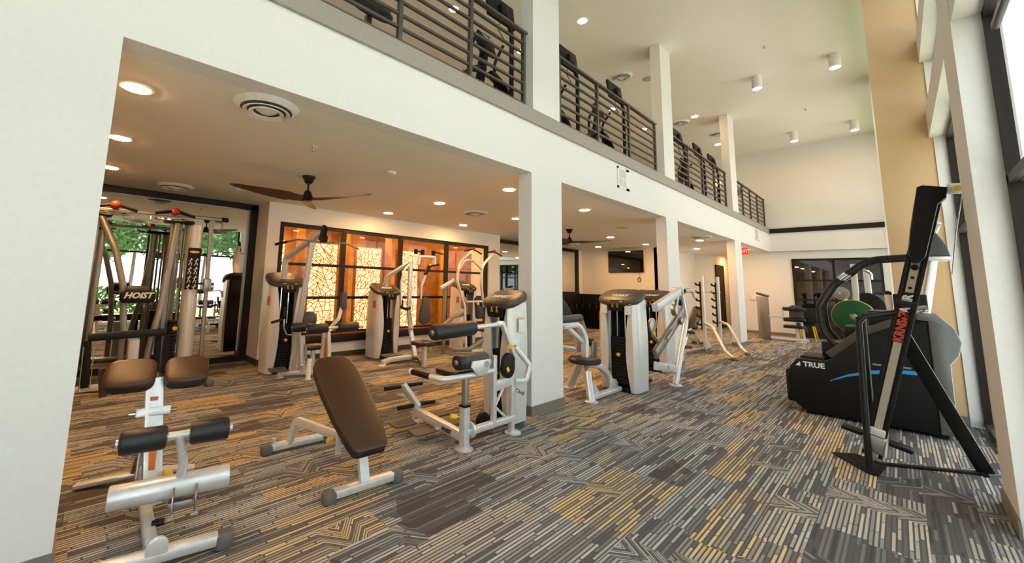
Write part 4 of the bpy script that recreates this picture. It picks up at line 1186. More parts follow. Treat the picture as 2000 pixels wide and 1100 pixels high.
# ---------------------------------------------------------------- leg curl machine behind the column
def leg_curl():
    t = Thing('leg_curl_machine', 'leg curl machine with a wide silver tower and round stool seat behind the nearest column', 'gym machine', (5.7, 0, 0))
    tower(t, (6.19, -.11, 0), (-1, 0, 0), 1.47, .56, .40, white=True)
    t.part('seat', MB().lathe((5.25, .0, .46), (5.25, .0, .54), [(0, .15), (.1, .20), (.3, .215), (.75, .215), (.93, .20), (1, .17)], 24), VINYL)
    fl = t.part('front_leg', MB().bar([(5.16, -.14, 0), (5.21, -.06, .37)], .085, .075, .012), SILV)
    t.part('leg_tube', MB().cyl((5.21, -.06, .36), (5.24, -.02, .47), .032), STEEL, fl)
    flange(t, (5.16, -.14, 0), .085)
    knob(t, (5.27, -.07, .30), (1, -.8, 0), .06, .025, fl)
    t.part('rear_leg', MB().bar([(5.62, .46, .02), (5.36, .12, .48)], .10, .07, .015), SILV)
    flange(t, (5.62, .46, 0), .09)
    t.part('curved_rail', MB().bar([(5.36, .02, .44), (5.60, -.02, .40), (5.80, -.06, .26), (5.84, -.08, .06)], .085, .08, .02, .2, up=(0, 1, 0)), SILV)
    t.part('floor_bar', MB().bar([(5.18, -.13, .05), (5.95, -.14, .06)], .09, .06, .015), SILV)
    t.part('gusset', MB().pad([(0, 0), (.16, 0), (0, .16)], (5.24, -.12, .08), (1, 0, 0), (0, 0, 1), .02, .003), SILV)
    t.part('rib', MB().pad([(.12*math.cos(k*.5236), .13*math.sin(k*.5236)) for k in range(7)]+[(-.12, -.02), (.12, -.02)], (5.86, -.10, .07), (1, 0, 0), (0, 0, 1), .02, .004), SILV)
    t.part('c_frame', MB().bar([(4.86, .10, .96), (5.20, .06, .98), (5.34, .04, .78), (5.30, .02, .52)], .07, .10, .02, .16, up=(0, 1, 0)), SILV)
    t.part('c_brace', MB().bar([(5.0, .1, .94), (5.30, .06, .74)], .05, .06, .01), SILV)
    t.part('thigh_plate', MB().obox((4.98, .12, 1.0), (1, 0, 0), (0, 1, 0), (.42, .16, .05), .01), SILV)
    roller(t, (4.70, .06, 1.06), (5.24, .04, 1.07), .052, GREYV)
    t.part('back_pad', MB().sweep([(4.78+.52*math.sin(k*.17), .30, .92+.34*math.cos(k*.17)) for k in range(9)], rrect(.30, .07, .03, 3), up=(0, 1, 0)), VINYL)
    t.part('cam_plate', MB().pad([(0, 0), (.20, .02), (.26, .30), (.12, .52), (.02, .50)], (5.42, .22, .56), (1, 0, 0), (0, 0, 1), .03, .008), STEEL)
    ar = t.part('swing_arm', MB().tube([(4.80, .30, .80), (5.10, .26, .66), (5.36, .22, .62)], .03, 10, .1), SILV)
    for q in (.62, .74):
        t.part('spoke', MB().tube([(4.75, .30, q), (5.02, .28, .70)], .012, 8), CHROME, ar)
    roller(t, (5.66, .10, .70), (5.66, .32, .70), .06, VINYL)
    t.part('bracket', MB().obox((5.70, .10, .58), (1, 0, 0), UP, (.14, .24, .03), .02), STEEL)
leg_curl()

# ---------------------------------------------------------------- row machine with the big slanted beams
def row_machine():
    t = Thing('row_machine', 'row machine with big slanted silver beams and a bent front leg beside the middle column', 'gym machine', (7.3, -.1, 0))
    tower(t, (8.12, .18, 0), (-1, 0, 0), 1.46, .54, .40, white=True)
    y = -.47
    t.part('upper_beam', MB().bar([(6.45, -.49, 1.215), (7.56, y, 1.46)], .09, .12, .015), SILV)
    hu = t.part('hub', MB().cyl((7.58, y-.07, 1.47), (7.58, y+.12, 1.47), .065, 18, .01), SILV)
    t.part('hub_cap', MB().cyl((7.58, y-.085, 1.47), (7.58, y-.068, 1.47), .04, 16), BLK, hu)
    t.part('bent_leg', MB().tube([(7.60, y, 1.47), (7.80, y, .97), (7.11, y-.03, .01)], .045, 14, .15), SILV)
    flange(t, (7.11, y-.03, 0), .10)
    t.part('lower_beam', MB().bar([(6.47, -.46, .53), (7.66, y, 1.12)], .06, .15, .012, up=(0, 0, 1)), BRONZE)
    t.part('floor_beam', MB().bar([(6.46, -.47, .367), (7.30, y, .22)], .07, .12, .012), SILV)
    lettering('Roc-it', .10, (6.72, y-.028, .325), (1.15, -.06, -.20), (0, 0, 1), BLK, loc=t.loc, parent=t.root, shear=.3, bold=.002)
    t.part('cross_link', MB().bar([(7.36, y, 1.22), (7.60, y, 1.06)], .05, .05, .01), BRONZE)
    cm = t.part('cam_disc', MB().cyl((7.28, y-.06, 1.16), (7.28, y+.02, 1.16), .10, 20, .01), STEEL)
    t.part('cam_arm', MB().bar([(7.28, y-.02, 1.16), (7.40, y-.02, 1.38)], .05, .09, .01), STEEL, cm)
    t.part('block', MB().obox((7.44, y-.04, 1.28), (1, 0, .6), (-.6, 0, 1), (.06, .10, .06), .01), BLK, cm)
    t.part('wheel', MB().cyl((6.60, -.40, .93), (6.60, -.36, .93), .12, 20, .01), STEEL)
    knob(t, (6.50, -.41, .82), (.2, -1, 0), .05, .04)
    t.part('strut', MB().tube([(6.50, -.42, .80), (6.74, -.46, .62)], .03, 10), STEEL)
    t.part('stop', MB().obox((6.92, -.52, .80), (1, 0, .5), (-.5, 0, 1), (.30, .03, .03), .006), STEEL)
    t.part('catch', MB().obox((7.42, -.52, .98), (1, 0, .5), (-.5, 0, 1), (.09, .10, .05), .01), STEEL)
    t.part('top_peg', MB().cyl((7.58, y-.02, 1.53), (7.74, y-.10, 1.53), .016, 8), SILV)
    t.part('seat_pad', MB().pad(rrect(.40, .30, .06, 3), (6.75, .10, .50), (1, 0, 0), (0, 1, 0), .07, .02), VINYL)
    t.part('seat_post', MB().bar([(6.75, .10, 0), (6.75, .10, .5)], .07, .07, .01), SILV)
    t.part('floor_plate', MB().obox((6.70, -.14, .05), (1, 0, 0), (0, 1, 0), (.50, .16, .04), .01), BLK)
row_machine()

# ---------------------------------------------------------------- squat rack with bench
def squat_rack():
    t = Thing('squat_rack', 'silver squat rack with curved front legs before the farthest column', 'weight rack', (11.7, 0, 0))
    ux = [(11.85, .42), (12.95, .36)]
    fx = [(10.62, -.47), (11.78, -.47)]
    for (x, y), (fx_, fy) in zip(ux, fx):
        up = t.part('upright', MB().bar([(x, y, .0), (x+.04, y, 1.86)], .07, .07, .01), SILV)
        lg = t.part('front_leg', MB().tube([(x, y, .66), (x-.42, y-.30, .62), (x-.92, y-.66, .14), (fx_, fy, .04)], .035, 12, .25), SILV)
        t.part('foot_cap', MB().cyl((fx_+.03, fy+.03, .035), (fx_-.06, fy-.05, .03), .042, 12, .01), RUBB, lg)
        for k in range(6):
            z = .58+.20*k
            t.part('bar_hook', MB().pad([(0, 0), (.10, .03), (.12, .10), (.09, .10), (.05, .05), (0, .07)], (x-.03, y+.05, z), (0, 1, 0), (0, 0, 1), .05, .004), BLK, up)
        t.part('hook_plate', MB().box((x-.03, y+.035, .50), (x+.03, y+.06, 1.70)), BLK, up)
    t.part('floor_bar', MB().bar([(10.6, .44, .05), (13.2, .40, .07)], .05, .05, .008), STEEL)
    t.part('side_brace', MB().bar([(11.85, .42, .30), (12.3, .42, .03)], .05, .04, .008), SILV)
    t.part('gusset', MB().pad([(0, 0), (.36, 0), (0, .26)], (11.88, .40, .03), (1, 0, 0), (0, 0, 1), .03, .004), SILV)
squat_rack()
t = Thing('barbell', 'silver barbell resting on the squat rack hooks', 'barbell', (12.4, .52, 1.42))
t.part('shaft', MB().cyl((11.3, .53, 1.44), (13.3, .47, 1.44), .015, 10), CHROME)
for x0, x1, y in ((11.05, 11.36, .532), (13.24, 13.55, .468)):
    t.part('sleeve', MB().cyl((x0, y, 1.44), (x1, y, 1.44), .026, 12, .004), CHROME)
for x in (11.4, 13.1):
    t.part('collar_clip', MB().bar([(x, .52, 1.44), (x+.10, .50, 1.28)], .03, .015, .004), STEEL)
t = Thing('weight_bench', 'black inclined bench standing inside the squat rack', 'exercise bench', (12.3, .86, 0))
t.part('back_pad', MB().pad(rrect(.28, .90, .06, 3), (12.62, .86, .76), (0, 1, 0), (.80, 0, .62), .07, .02), VINYL)
t.part('pad_back', MB().pad(rrect(.24, .84, .05, 3), (12.665, .86, .715), (0, 1, 0), (.80, 0, .62), .03, .008), SILV)
t.part('seat_pad', MB().pad(rrect(.28, .36, .06, 3), (12.02, .86, .42), (0, 1, 0), (1, 0, -.15), .07, .02), VINYL)
t.part('frame', MB().bar([(11.75, .86, .05), (12.02, .86, .38), (12.35, .86, .46), (12.95, .86, .05)], .06, .06, .01, .1), SILV)
t.part('leg', MB().tube([(12.40, .86, .5), (12.70, .84, .03)], .025, 8), SILV)
t.part('foot', MB().bar([(11.75, .70, .04), (11.75, 1.06, .04)], .06, .06, .01), RUBB)
t.part('foot', MB().bar([(12.95, .70, .04), (12.95, 1.06, .04)], .06, .06, .01), RUBB)
# rack of dumbbells / leg press behind it
t = Thing('leg_press_machine', 'pale leg press machine half hidden behind the squat rack', 'gym machine', (12.2, 1.7, 0))
t.part('tower', MB().pad(rrect(.55, .40, .06, 3), (12.0, 1.75, .02), (1, 0, 0), (0, 1, 0), 1.36, .02), SHROUD)
t.part('cap', MB().pad(rrect(.60, .44, .08, 3), (12.0, 1.75, 1.38), (1, 0, 0), (0, 1, 0), .08, .02), CAPB)
t.part('sled', MB().obox((11.3, 1.5, .62), (1, 0, .35), (0, 1, 0), (.80, .50, .10), .02), SHROUD)
t.part('rail', MB().bar([(10.8, 1.4, .30), (12.0, 1.5, .86)], .06, .08, .01), SILV)
t.part('seat', MB().pad(rrect(.45, .45, .06, 3), (10.95, 1.40, .34), (1, 0, 0), (0, 1, 0), .09, .02), VINYL)
t.part('base', MB().bar([(10.6, 1.4, .06), (12.0, 1.5, .06)], .30, .10, .02), BLK)
t.part('arm_rest', MB().pad(rrect(.10, .24, .03), (12.42, 1.35, .62), (0, 1, 0), (.2, 0, 1), .05, .015), BROWN)

# ---------------------------------------------------------------- far leg extension
def far_leg():
    t = Thing('leg_extension_machine', 'small grey leg extension machine against the far wall', 'gym machine', (16.4, -.3, 0))
    tw = t.part('tower', MB().pad(rrect(.36, .30, .13, 5), (16.5, .03, .01), (1, 0, 0), (0, 1, 0), 1.32, .01), STEEL)
    t.part('cap', MB().pad(rrect(.40, .34, .14, 5), (16.5, .03, 1.36), (1, 0, 0), (0, 1, .30), .06, .02), CAPB, tw)
    t.part('sticker', MB().box((16.36, -.128, 1.02), (16.46, -.122, 1.16)), ORNG, tw)
    t.part('fin', MB().pad(rrect(.05, 1.30, .02), (16.29, .05, .66), (1, 0, 0), (0, 0, 1), .20, .01), BRONZE, tw)
    t.part('swing_frame', MB().bar([(16.3, -.12, .72), (16.3, -.45, .74), (16.3, -.62, .66)], .06, .05, .01, .06), SILV)
    t.part('back_pad', MB().pad(rrect(.34, .46, .10, 4), (16.45, -.80, .86), (0, -1, 0), (.1, 0, 1), .07, .02), GREYV)
    for z in (.98, .66):
        roller(t, (16.3, -.50, z), (16.3, -1.02, z), .06)
    t.part('seat', MB().pad(rrect(.50, .42, .06, 3), (16.4, -.74, .40), (0, -1, 0), (1, 0, 0), .09, .02), VINYL)
    t.part('arm', MB().tube([(16.3, -.48, .66), (16.28, -.52, .90), (16.3, -.46, .98)], .025, 8, .05), SILV)
    t.part('frame', MB().bar([(16.35, -.50, .62), (16.35, -.92, .60), (16.35, -.96, .05)], .06, .06, .01, .06), SILV)
    t.part('leg', MB().bar([(16.35, -.80, .02), (16.35, -.80, .40)], .07, .07, .01), SILV)
    t.part('base', MB().bar([(16.4, -.15, .05), (16.4, -1.05, .05)], .20, .09, .02), SILV)
    flange(t, (16.2, -.90, 0), .12)
far_leg()
# ---------------------------------------------------------------- stair climber
def stair_climber():
    t = Thing('stair_climber', 'large black stair climber with a blue stripe before the tan pilaster', 'stair climber', (7.3, -2.6, 0))
    x0, x1 = 6.90, 7.66
    prof = [(2.10, .03), (3.24, .03), (3.24, 1.24), (3.10, 1.225), (2.90, 1.13), (2.66, 1.0), (2.46, .80), (2.36, .70), (2.30, .665), (2.04, .665), (1.965, .56), (1.925, .40), (1.93, .25), (2.0, .10)]
    for nm, xa in (('side_panel', x0), ('side_panel', x1-.10)):
        # outline in the (-y, z) plane, thickness along +x
        sp = t.part(nm, MB().pad([(p[0]-2.6, p[1]) for p in prof], (xa+.10, -2.6, 0), (0, -1, 0), (0, 0, 1), .10, .02), BLK, ang=28)
        if xa == x0: side = sp
    t.part('rear_casing', MB().pad([(3.18, .05), (3.30, .05), (3.305, .78), (3.37, .88), (3.40, 1.02), (3.36, 1.16), (3.26, 1.29), (3.10, 1.31), (3.10, 1.23), (3.18, 1.22)], (x1+.02, 0, 0), (0, -1, 0), (0, 0, 1), x1-x0+.06, .02), mat('grey_casing', (.15, .155, .155), .4, .3))
    tc = [(2.36, .70), (2.46, .80), (2.66, 1.0), (2.90, 1.13), (3.10, 1.225), (3.16, 1.24)]
    t.part('top_cover', MB().sweep([(x0+.05, -a, b+.02) for a, b in tc], rrect(.13, .05, .015), up=(1, 0, 0)), CAPB)
    t.part('top_cover', MB().sweep([(x1-.05, -a, b+.02) for a, b in tc], rrect(.13, .05, .015), up=(1, 0, 0)), CAPB)
    for k in range(5):
        yy, zz = -2.06-.22*k, .50+.205*k
        t.part('step', MB().box((x0+.10, yy-.26, zz), (x1-.10, yy, zz+.19), .01), BLKM if k % 2 else BLK)
    t.part('entry_step', MB().box((x0+.10, -2.08, .10), (x1-.10, -1.90, .50), .02), BLK)
    # stripe and lettering on the side facing the room
    sw = [(2.34, .44), (2.50, .53), (2.70, .60), (2.95, .645), (3.16, .655)]
    m = MB()
    vs, fs = [], []
    for i, (a, b) in enumerate(sw):
        w = .004+.016*min(1, i/2)
        vs += [(x0-.003, -a, b-w), (x0-.003, -a, b+w), (x0+.004, -a, b+w), (x0+.004, -a, b-w)]
    for i in range(len(sw)-1):
        for q in range(4):
            w = (q+1) % 4
            fs.append((i*4+q, i*4+w, i*4+4+w, i*4+4+q))
    fs += [(3, 2, 1, 0), tuple(4*len(sw)-4+q for q in range(4))]
    t.part('blue_stripe', m.add(vs, fs), BLUE, side, 'bright blue stripe')
    lettering('TRUE', .085, (x0-.002, -2.20, .60), (0, -1, 0), (0, 0, 1), WHTL, loc=t.loc, parent=side, bold=.0025)
    t.part('logo_mark', MB().pad([(0, 0), (.05, 0), (.05, .055)], (x0, -2.02, .575), (0, -1, 0), (0, 0, 1), .003, 0), WHTL, side)
    t.part('handle_slot', MB().box((x0-.006, -3.02, .685), (x0+.002, -2.72, .705), .002), STEEL, side)
    t.part('handle_clip', MB().cyl((x0-.02, -2.92, 1.05), (x0, -2.92, 1.05), .012, 10), CHROME, side)
    # hand rails
    for xx in (x0+.06, x1-.06):
        r = t.part('hand_rail', MB().tube([(xx, -2.46, .78), (xx, -2.30, 1.02), (xx, -2.28, 1.34), (xx, -2.42, 1.60), (xx, -2.70, 1.86), (xx, -2.82, 1.92), (xx, -3.12, 1.94)], .026, 12, .22), BLKM)
        t.part('rail_joint', MB().cyl((xx, -2.50, 1.675), (xx, -2.57, 1.74), .030, 12), CHROME, r)
    t.part('console_mast', MB().tube([(7.28, -3.16, 1.20), (7.28, -3.28, 1.90)], .045, 14), SILV)
    t.part('console_mast', MB().tube([(7.10, -3.14, 1.25), (7.12, -3.26, 1.88)], .03, 12), STEEL)
    t.part('tray', MB().pad(rrect(.52, .26, .05, 3), (7.28, -3.28, 1.90), (1, 0, 0), (0, 1, 0), .035, .01), SILV)
    t.part('console', MB().pad([(-.14, 0), (.16, 0), (.10, .26), (.05, .36), (-.02, .30)], (7.05, -3.26, 1.94), (0, -1, 0), (0, 0, 1), -.46, .0) if False else MB().pad([(-.12, 0), (.15, 0), (.13, .12), (.07, .26), (.03, .30)], (7.52, -3.26, 1.935), (0, -1, 0), (0, 0, 1), .48, .015), GREYV)
    t.part('console_screen', MB().obox((7.28, -3.27, 2.12), (1, 0, 0), (0, -.42, 1), (.46, .44, .06), .02), STEEL)
    t.part('rail_cross', MB().tube([(x0+.06, -3.10, 1.94), (x1-.06, -3.10, 1.94)], .026, 10), BLKM)
    t.part('heart_rate_lead', MB().tube([(7.0, -3.16, 1.80), (6.93, -3.10, 1.50), (6.92, -3.04, 1.20), (6.90, -3.08, .96), (6.88, -3.0, .80)], .006, 6, .1), BLK)
    t.part('safety_clip', MB().box((6.98, -3.14, 1.72), (7.02, -3.10, 1.76), .005), ORNG)
    for yy in (-2.14, -3.18):
        t.part('foot', MB().box((x0+.02, yy-.05, 0), (x1-.02, yy+.05, .04), .01), BLK)
stair_climber()

# ---------------------------------------------------------------- upright ladder climber in front of it
def ladder_climber():
    t = Thing('upright_climber', 'tall black upright climber with red and white lettering, at the right edge', 'climbing machine', (5.3, -2.8, 0))
    x = 5.30
    b, tp = Vector((x, -2.72, .10)), Vector((x, -3.255, 2.40))
    d = (tp-b).normalized()
    s = Vector((0, d.z, -d.y))                      # across the mast, in its own plane
    t.part('base_plate', MB().pad([(5.42, -2.45), (5.08, -2.70), (5.06, -2.76), (5.42, -2.80), (5.56, -2.60)][::-1], (0, 0, .0), (1, 0, 0), (0, 1, 0), .014, .004), BLKM)
    for q in (-.050, .050):
        t.part('mast_side', MB().bar([b+s*q, tp+s*q], .045, .028, .004, up=tuple(s)), BLK)
    ms = t.part('mast', MB().bar([b+d*.03, tp-d*.02], .03, .075, .004, up=tuple(s)), BLK)
    t.part('mast_strip', MB().bar([b+d*.06+Vector((-.022, 0, 0)), b+d*1.02+Vector((-.022, 0, 0))], .006, .050, .002, up=tuple(s)), mat('beige_strip', (.50, .44, .34), .5), ms)
    t.part('mast_strip', MB().bar([b+d*1.46+Vector((-.022, 0, 0)), b+d*1.86+Vector((-.022, 0, 0))], .006, .050, .002, up=tuple(s)), MATS['beige_strip'], ms)
    for k in range(5):
        c = b+d*(1.50+.09*k)
        t.part('hole', MB().cyl(c+Vector((-.030, 0, 0)), c+Vector((-.024, 0, 0)), .013, 10), BLK, ms)
    # rotated lettering running up the mast
    for txt, q, m in (('KRNSo', 1.145, ORNG), ('FI', 1.265, ORNG), ('ANR', 1.36, WHTL)):
        lettering(txt, .078, b+d*q+Vector((-.028, 0, 0)), d, s*1.0, m if m is WHTL else mat('red_print', (.62, .06, .02), .5), loc=t.loc, parent=ms, bold=.004)
    # hood
    hb = b+d*1.82
    u = Vector((1, 0, 0))
    hood = [(.093, .545), (.066, .564), (-.077, .56), (-.084, .47), (-.063, .43), (-.048, .41), (-.047, -.04), (-.019, -.10), (.018, -.109), (.058, -.026), (.076, .175), (.084, .333)]
    t.part('hood', MB().pad(hood, hb+Vector((-.07, 0, 0)), s, d, .14, .02), BLK)
    top = hb+d*.52
    ar = t.part('top_cylinder', MB().cyl(top+Vector((0, -.08, .015)), top+Vector((.0, -.20, .0)), .045, 16, .006), WHT)
    t.part('label', MB().box(top+Vector((-.048, -.165, -.015)), top+Vector((-.042, -.12, .025))), YEL, ar)
    t.part('top_knob', MB().cyl(top+Vector((0, -.20, .05)), top+Vector((0, -.245, .075)), .024, 10), BLK, ar)
    t.part('pull_cord', MB().tube([top+Vector((0, -.16, -.03)), top+Vector((0, -.10, -.35)), top+Vector((0, -.05, -.70))], .004, 6, .1), STEEL)
    # side frame with hand rail
    f1 = t.part('frame_tube', MB().tube([(5.14, -2.705, .01), (5.22, -2.725, 1.24)], .024, 12), BLKM)
    t.part('frame_tube', MB().tube([(5.50, -2.735, .30), (5.45, -2.745, 1.28)], .020, 12), BLKM)
    hr = t.part('hand_rail', MB().tube([(5.22, -2.72, 1.24), (5.24, -2.76, 1.30), (5.30, -2.96, 1.345), (5.36, -3.12, 1.385)], .026, 12, .04), BLKM)
    t.part('rail_end', MB().tube([(5.335, -3.06, 1.372), (5.37, -3.14, 1.392)], .027, 12), STEEL, hr)
    t.part('rail_bridge', MB().tube([(5.22, -2.73, 1.28), (5.45, -2.745, 1.28)], .022, 10), BLKM)
    t.part('slide_clamp', MB().obox(b+d*1.36, u, s, (.11, .13, .05), .006), BLKM)
    t.part('adjust_knob', MB().sphere(b+d*1.68+Vector((-.05, .0, 0)), .026, 10), BLK)
    # carriage and pedals
    ca = t.part('carriage', MB().obox(b+d*.12+Vector((-.02, 0, 0)), u, s, (.16, .13, .14), .01), STEEL)
    t.part('carriage_cap', MB().obox(b+d*.22+Vector((-.03, 0, 0)), u, s, (.10, .10, .06), .012), WHT, ca)
    for q in (-1, 1):
        t.part('pedal', MB().obox(b+d*.16+s*q*.15, u, s, (.12, .14, .035), .008), BLK, ca)
    # rear stay and floor tie
    t.part('rear_stay', MB().bar([b+d*1.08+Vector((.03, -.02, 0)), (5.86, -3.375, .02)], .10, .03, .004, up=(1, 0, .3)), BLKM)
    t.part('floor_tie', MB().bar([(5.40, -2.74, .015), (5.84, -3.36, .015)], .03, .02, .003), BLKM)
    t.part('stay_foot', MB().box((5.80, -3.385, 0), (5.92, -3.34, .02), .004), BLKM)
ladder_climber()

# ---------------------------------------------------------------- plate-loaded machine behind the stair climber
def plate_machine():
    t = Thing('plate_loaded_machine', 'silver plate loaded machine with two tall posts behind the stair climber', 'gym machine', (9.7, -2.3, 0))
    t.part('post', MB().bar([(9.75, -2.48, 0), (9.75, -2.50, 2.0)], .08, .08, .012), SILV)
    t.part('post', MB().bar([(9.9, -2.66, 0), (9.9, -2.64, 1.90)], .08, .08, .012), SILV)
    hk = t.part('top_hook', MB().tube([(9.75, -2.50, 1.98), (9.75, -2.62, 1.90), (9.75, -2.70, 1.84), (9.75, -2.70, 1.74)], .02, 8, .05), CHROME)
    t.part('upper_pad', MB().pad([(.22*math.cos(k*.2618), .24*math.sin(k*.2618)) for k in range(24)], (9.82, -2.62, 1.28), (0, -1, 0), (0, 0, 1), .06, .02), BLK)
    t.part('wheel', MB().lathe((9.60, -2.32, 1.50), (9.66, -2.32, 1.50), [(0, .08), (.2, .11), (.8, .11), (1, .08)], 18), STEEL)
    t.part('lever', MB().bar([(9.62, -2.30, 1.52), (9.70, -2.46, 1.20)], .05, .05, .01), SILV)
    t.part('shroud', MB().pad(rrect(.42, .34, .05, 3), (10.0, -2.60, .02), (1, 0, 0), (0, 1, 0), 1.30, .02), SHROUD)
    t.part('peg', MB().cyl((9.34, -2.46, 1.13), (9.70, -2.46, 1.13), .024, 12), CHROME)
    for y in (-2.16, -2.62):
        t.part('leg', MB().bar([(9.30, y, .04), (9.95, y, .04)], .10, .08, .015), SILV)
    t.part('front_bar', MB().bar([(9.36, -2.10, .08), (9.36, -2.70, .08)], .10, .12, .015), SILV)
    t.part('seat', MB().pad(rrect(.36, .34, .06, 3), (9.45, -2.18, .40), (1, 0, 0), (0, 1, 0), .07, .02), WHT)
    t.part('seat_post', MB().bar([(9.45, -2.18, .05), (9.45, -2.18, .40)], .07, .07, .01), SILV)
    knob(t, (9.36, -2.06, .44), (-1, .5, .3), .08, .05)
plate_machine()
t = Thing('weight_plate', 'round green weight plate with a pale rim behind the climber hand rails', 'weight plate', (9.4, -2.46, 1.13))
t.part('disc', MB().lathe((9.36, -2.46, 1.13), (9.41, -2.46, 1.13), [(0, .05), (.0, .245), (.2, .262), (.9, .262), (1, .25)], 40), GREEN)
t.part('rim', MB().lathe((9.41, -2.46, 1.13), (9.424, -2.46, 1.13), [(0, .262), (.5, .270), (1, .262)], 40), PALEY)
t.part('hub', MB().lathe((9.345, -2.46, 1.13), (9.362, -2.46, 1.13), [(0, .036), (.5, .045), (1, .05)], 20), STEEL)
def rear_tower():
    t = Thing('cable_tower', 'pale weight tower far behind the stair climber beside the tan pilaster', 'gym machine', (13.8, -2.55, 0))
    tower(t, (13.9, -2.50, 0), (-1, 0, 0), 1.48, .52, .40, red=False, fig=False)
    t.part('post', MB().cyl((13.6, -2.82, 0), (13.6, -2.82, 1.50), .06, 14), SILV)
    t.part('post_cap', MB().sphere((13.6, -2.82, 1.52), .065, 10), BLK)
rear_tower()
# solid chair shape standing for a chair-like reflection in the far window
t = Thing('reflected_chair', 'black chair with yellow legs, built solid for a reflection in the far window', 'chair', (17.2, -.9, 0))
t.part('seat', MB().pad(rrect(.46, .44, .06, 3), (17.2, -.95, .46), (1, 0, 0), (0, 1, 0), .05, .02), BLK)
t.part('backrest', MB().pad(rrect(.44, .50, .08, 3), (17.42, -.95, .76), (0, -1, 0), (.12, 0, 1), .05, .02), BLK)
for dx, dy in ((-.2, -.18), (-.2, .18), (.2, -.18), (.2, .18)):
    t.part('leg', MB().tube([(17.2+dx*.8, -.95+dy*.8, .46), (17.2+dx*1.15, -.95+dy*1.15, 0)], .018, 8), YEL)

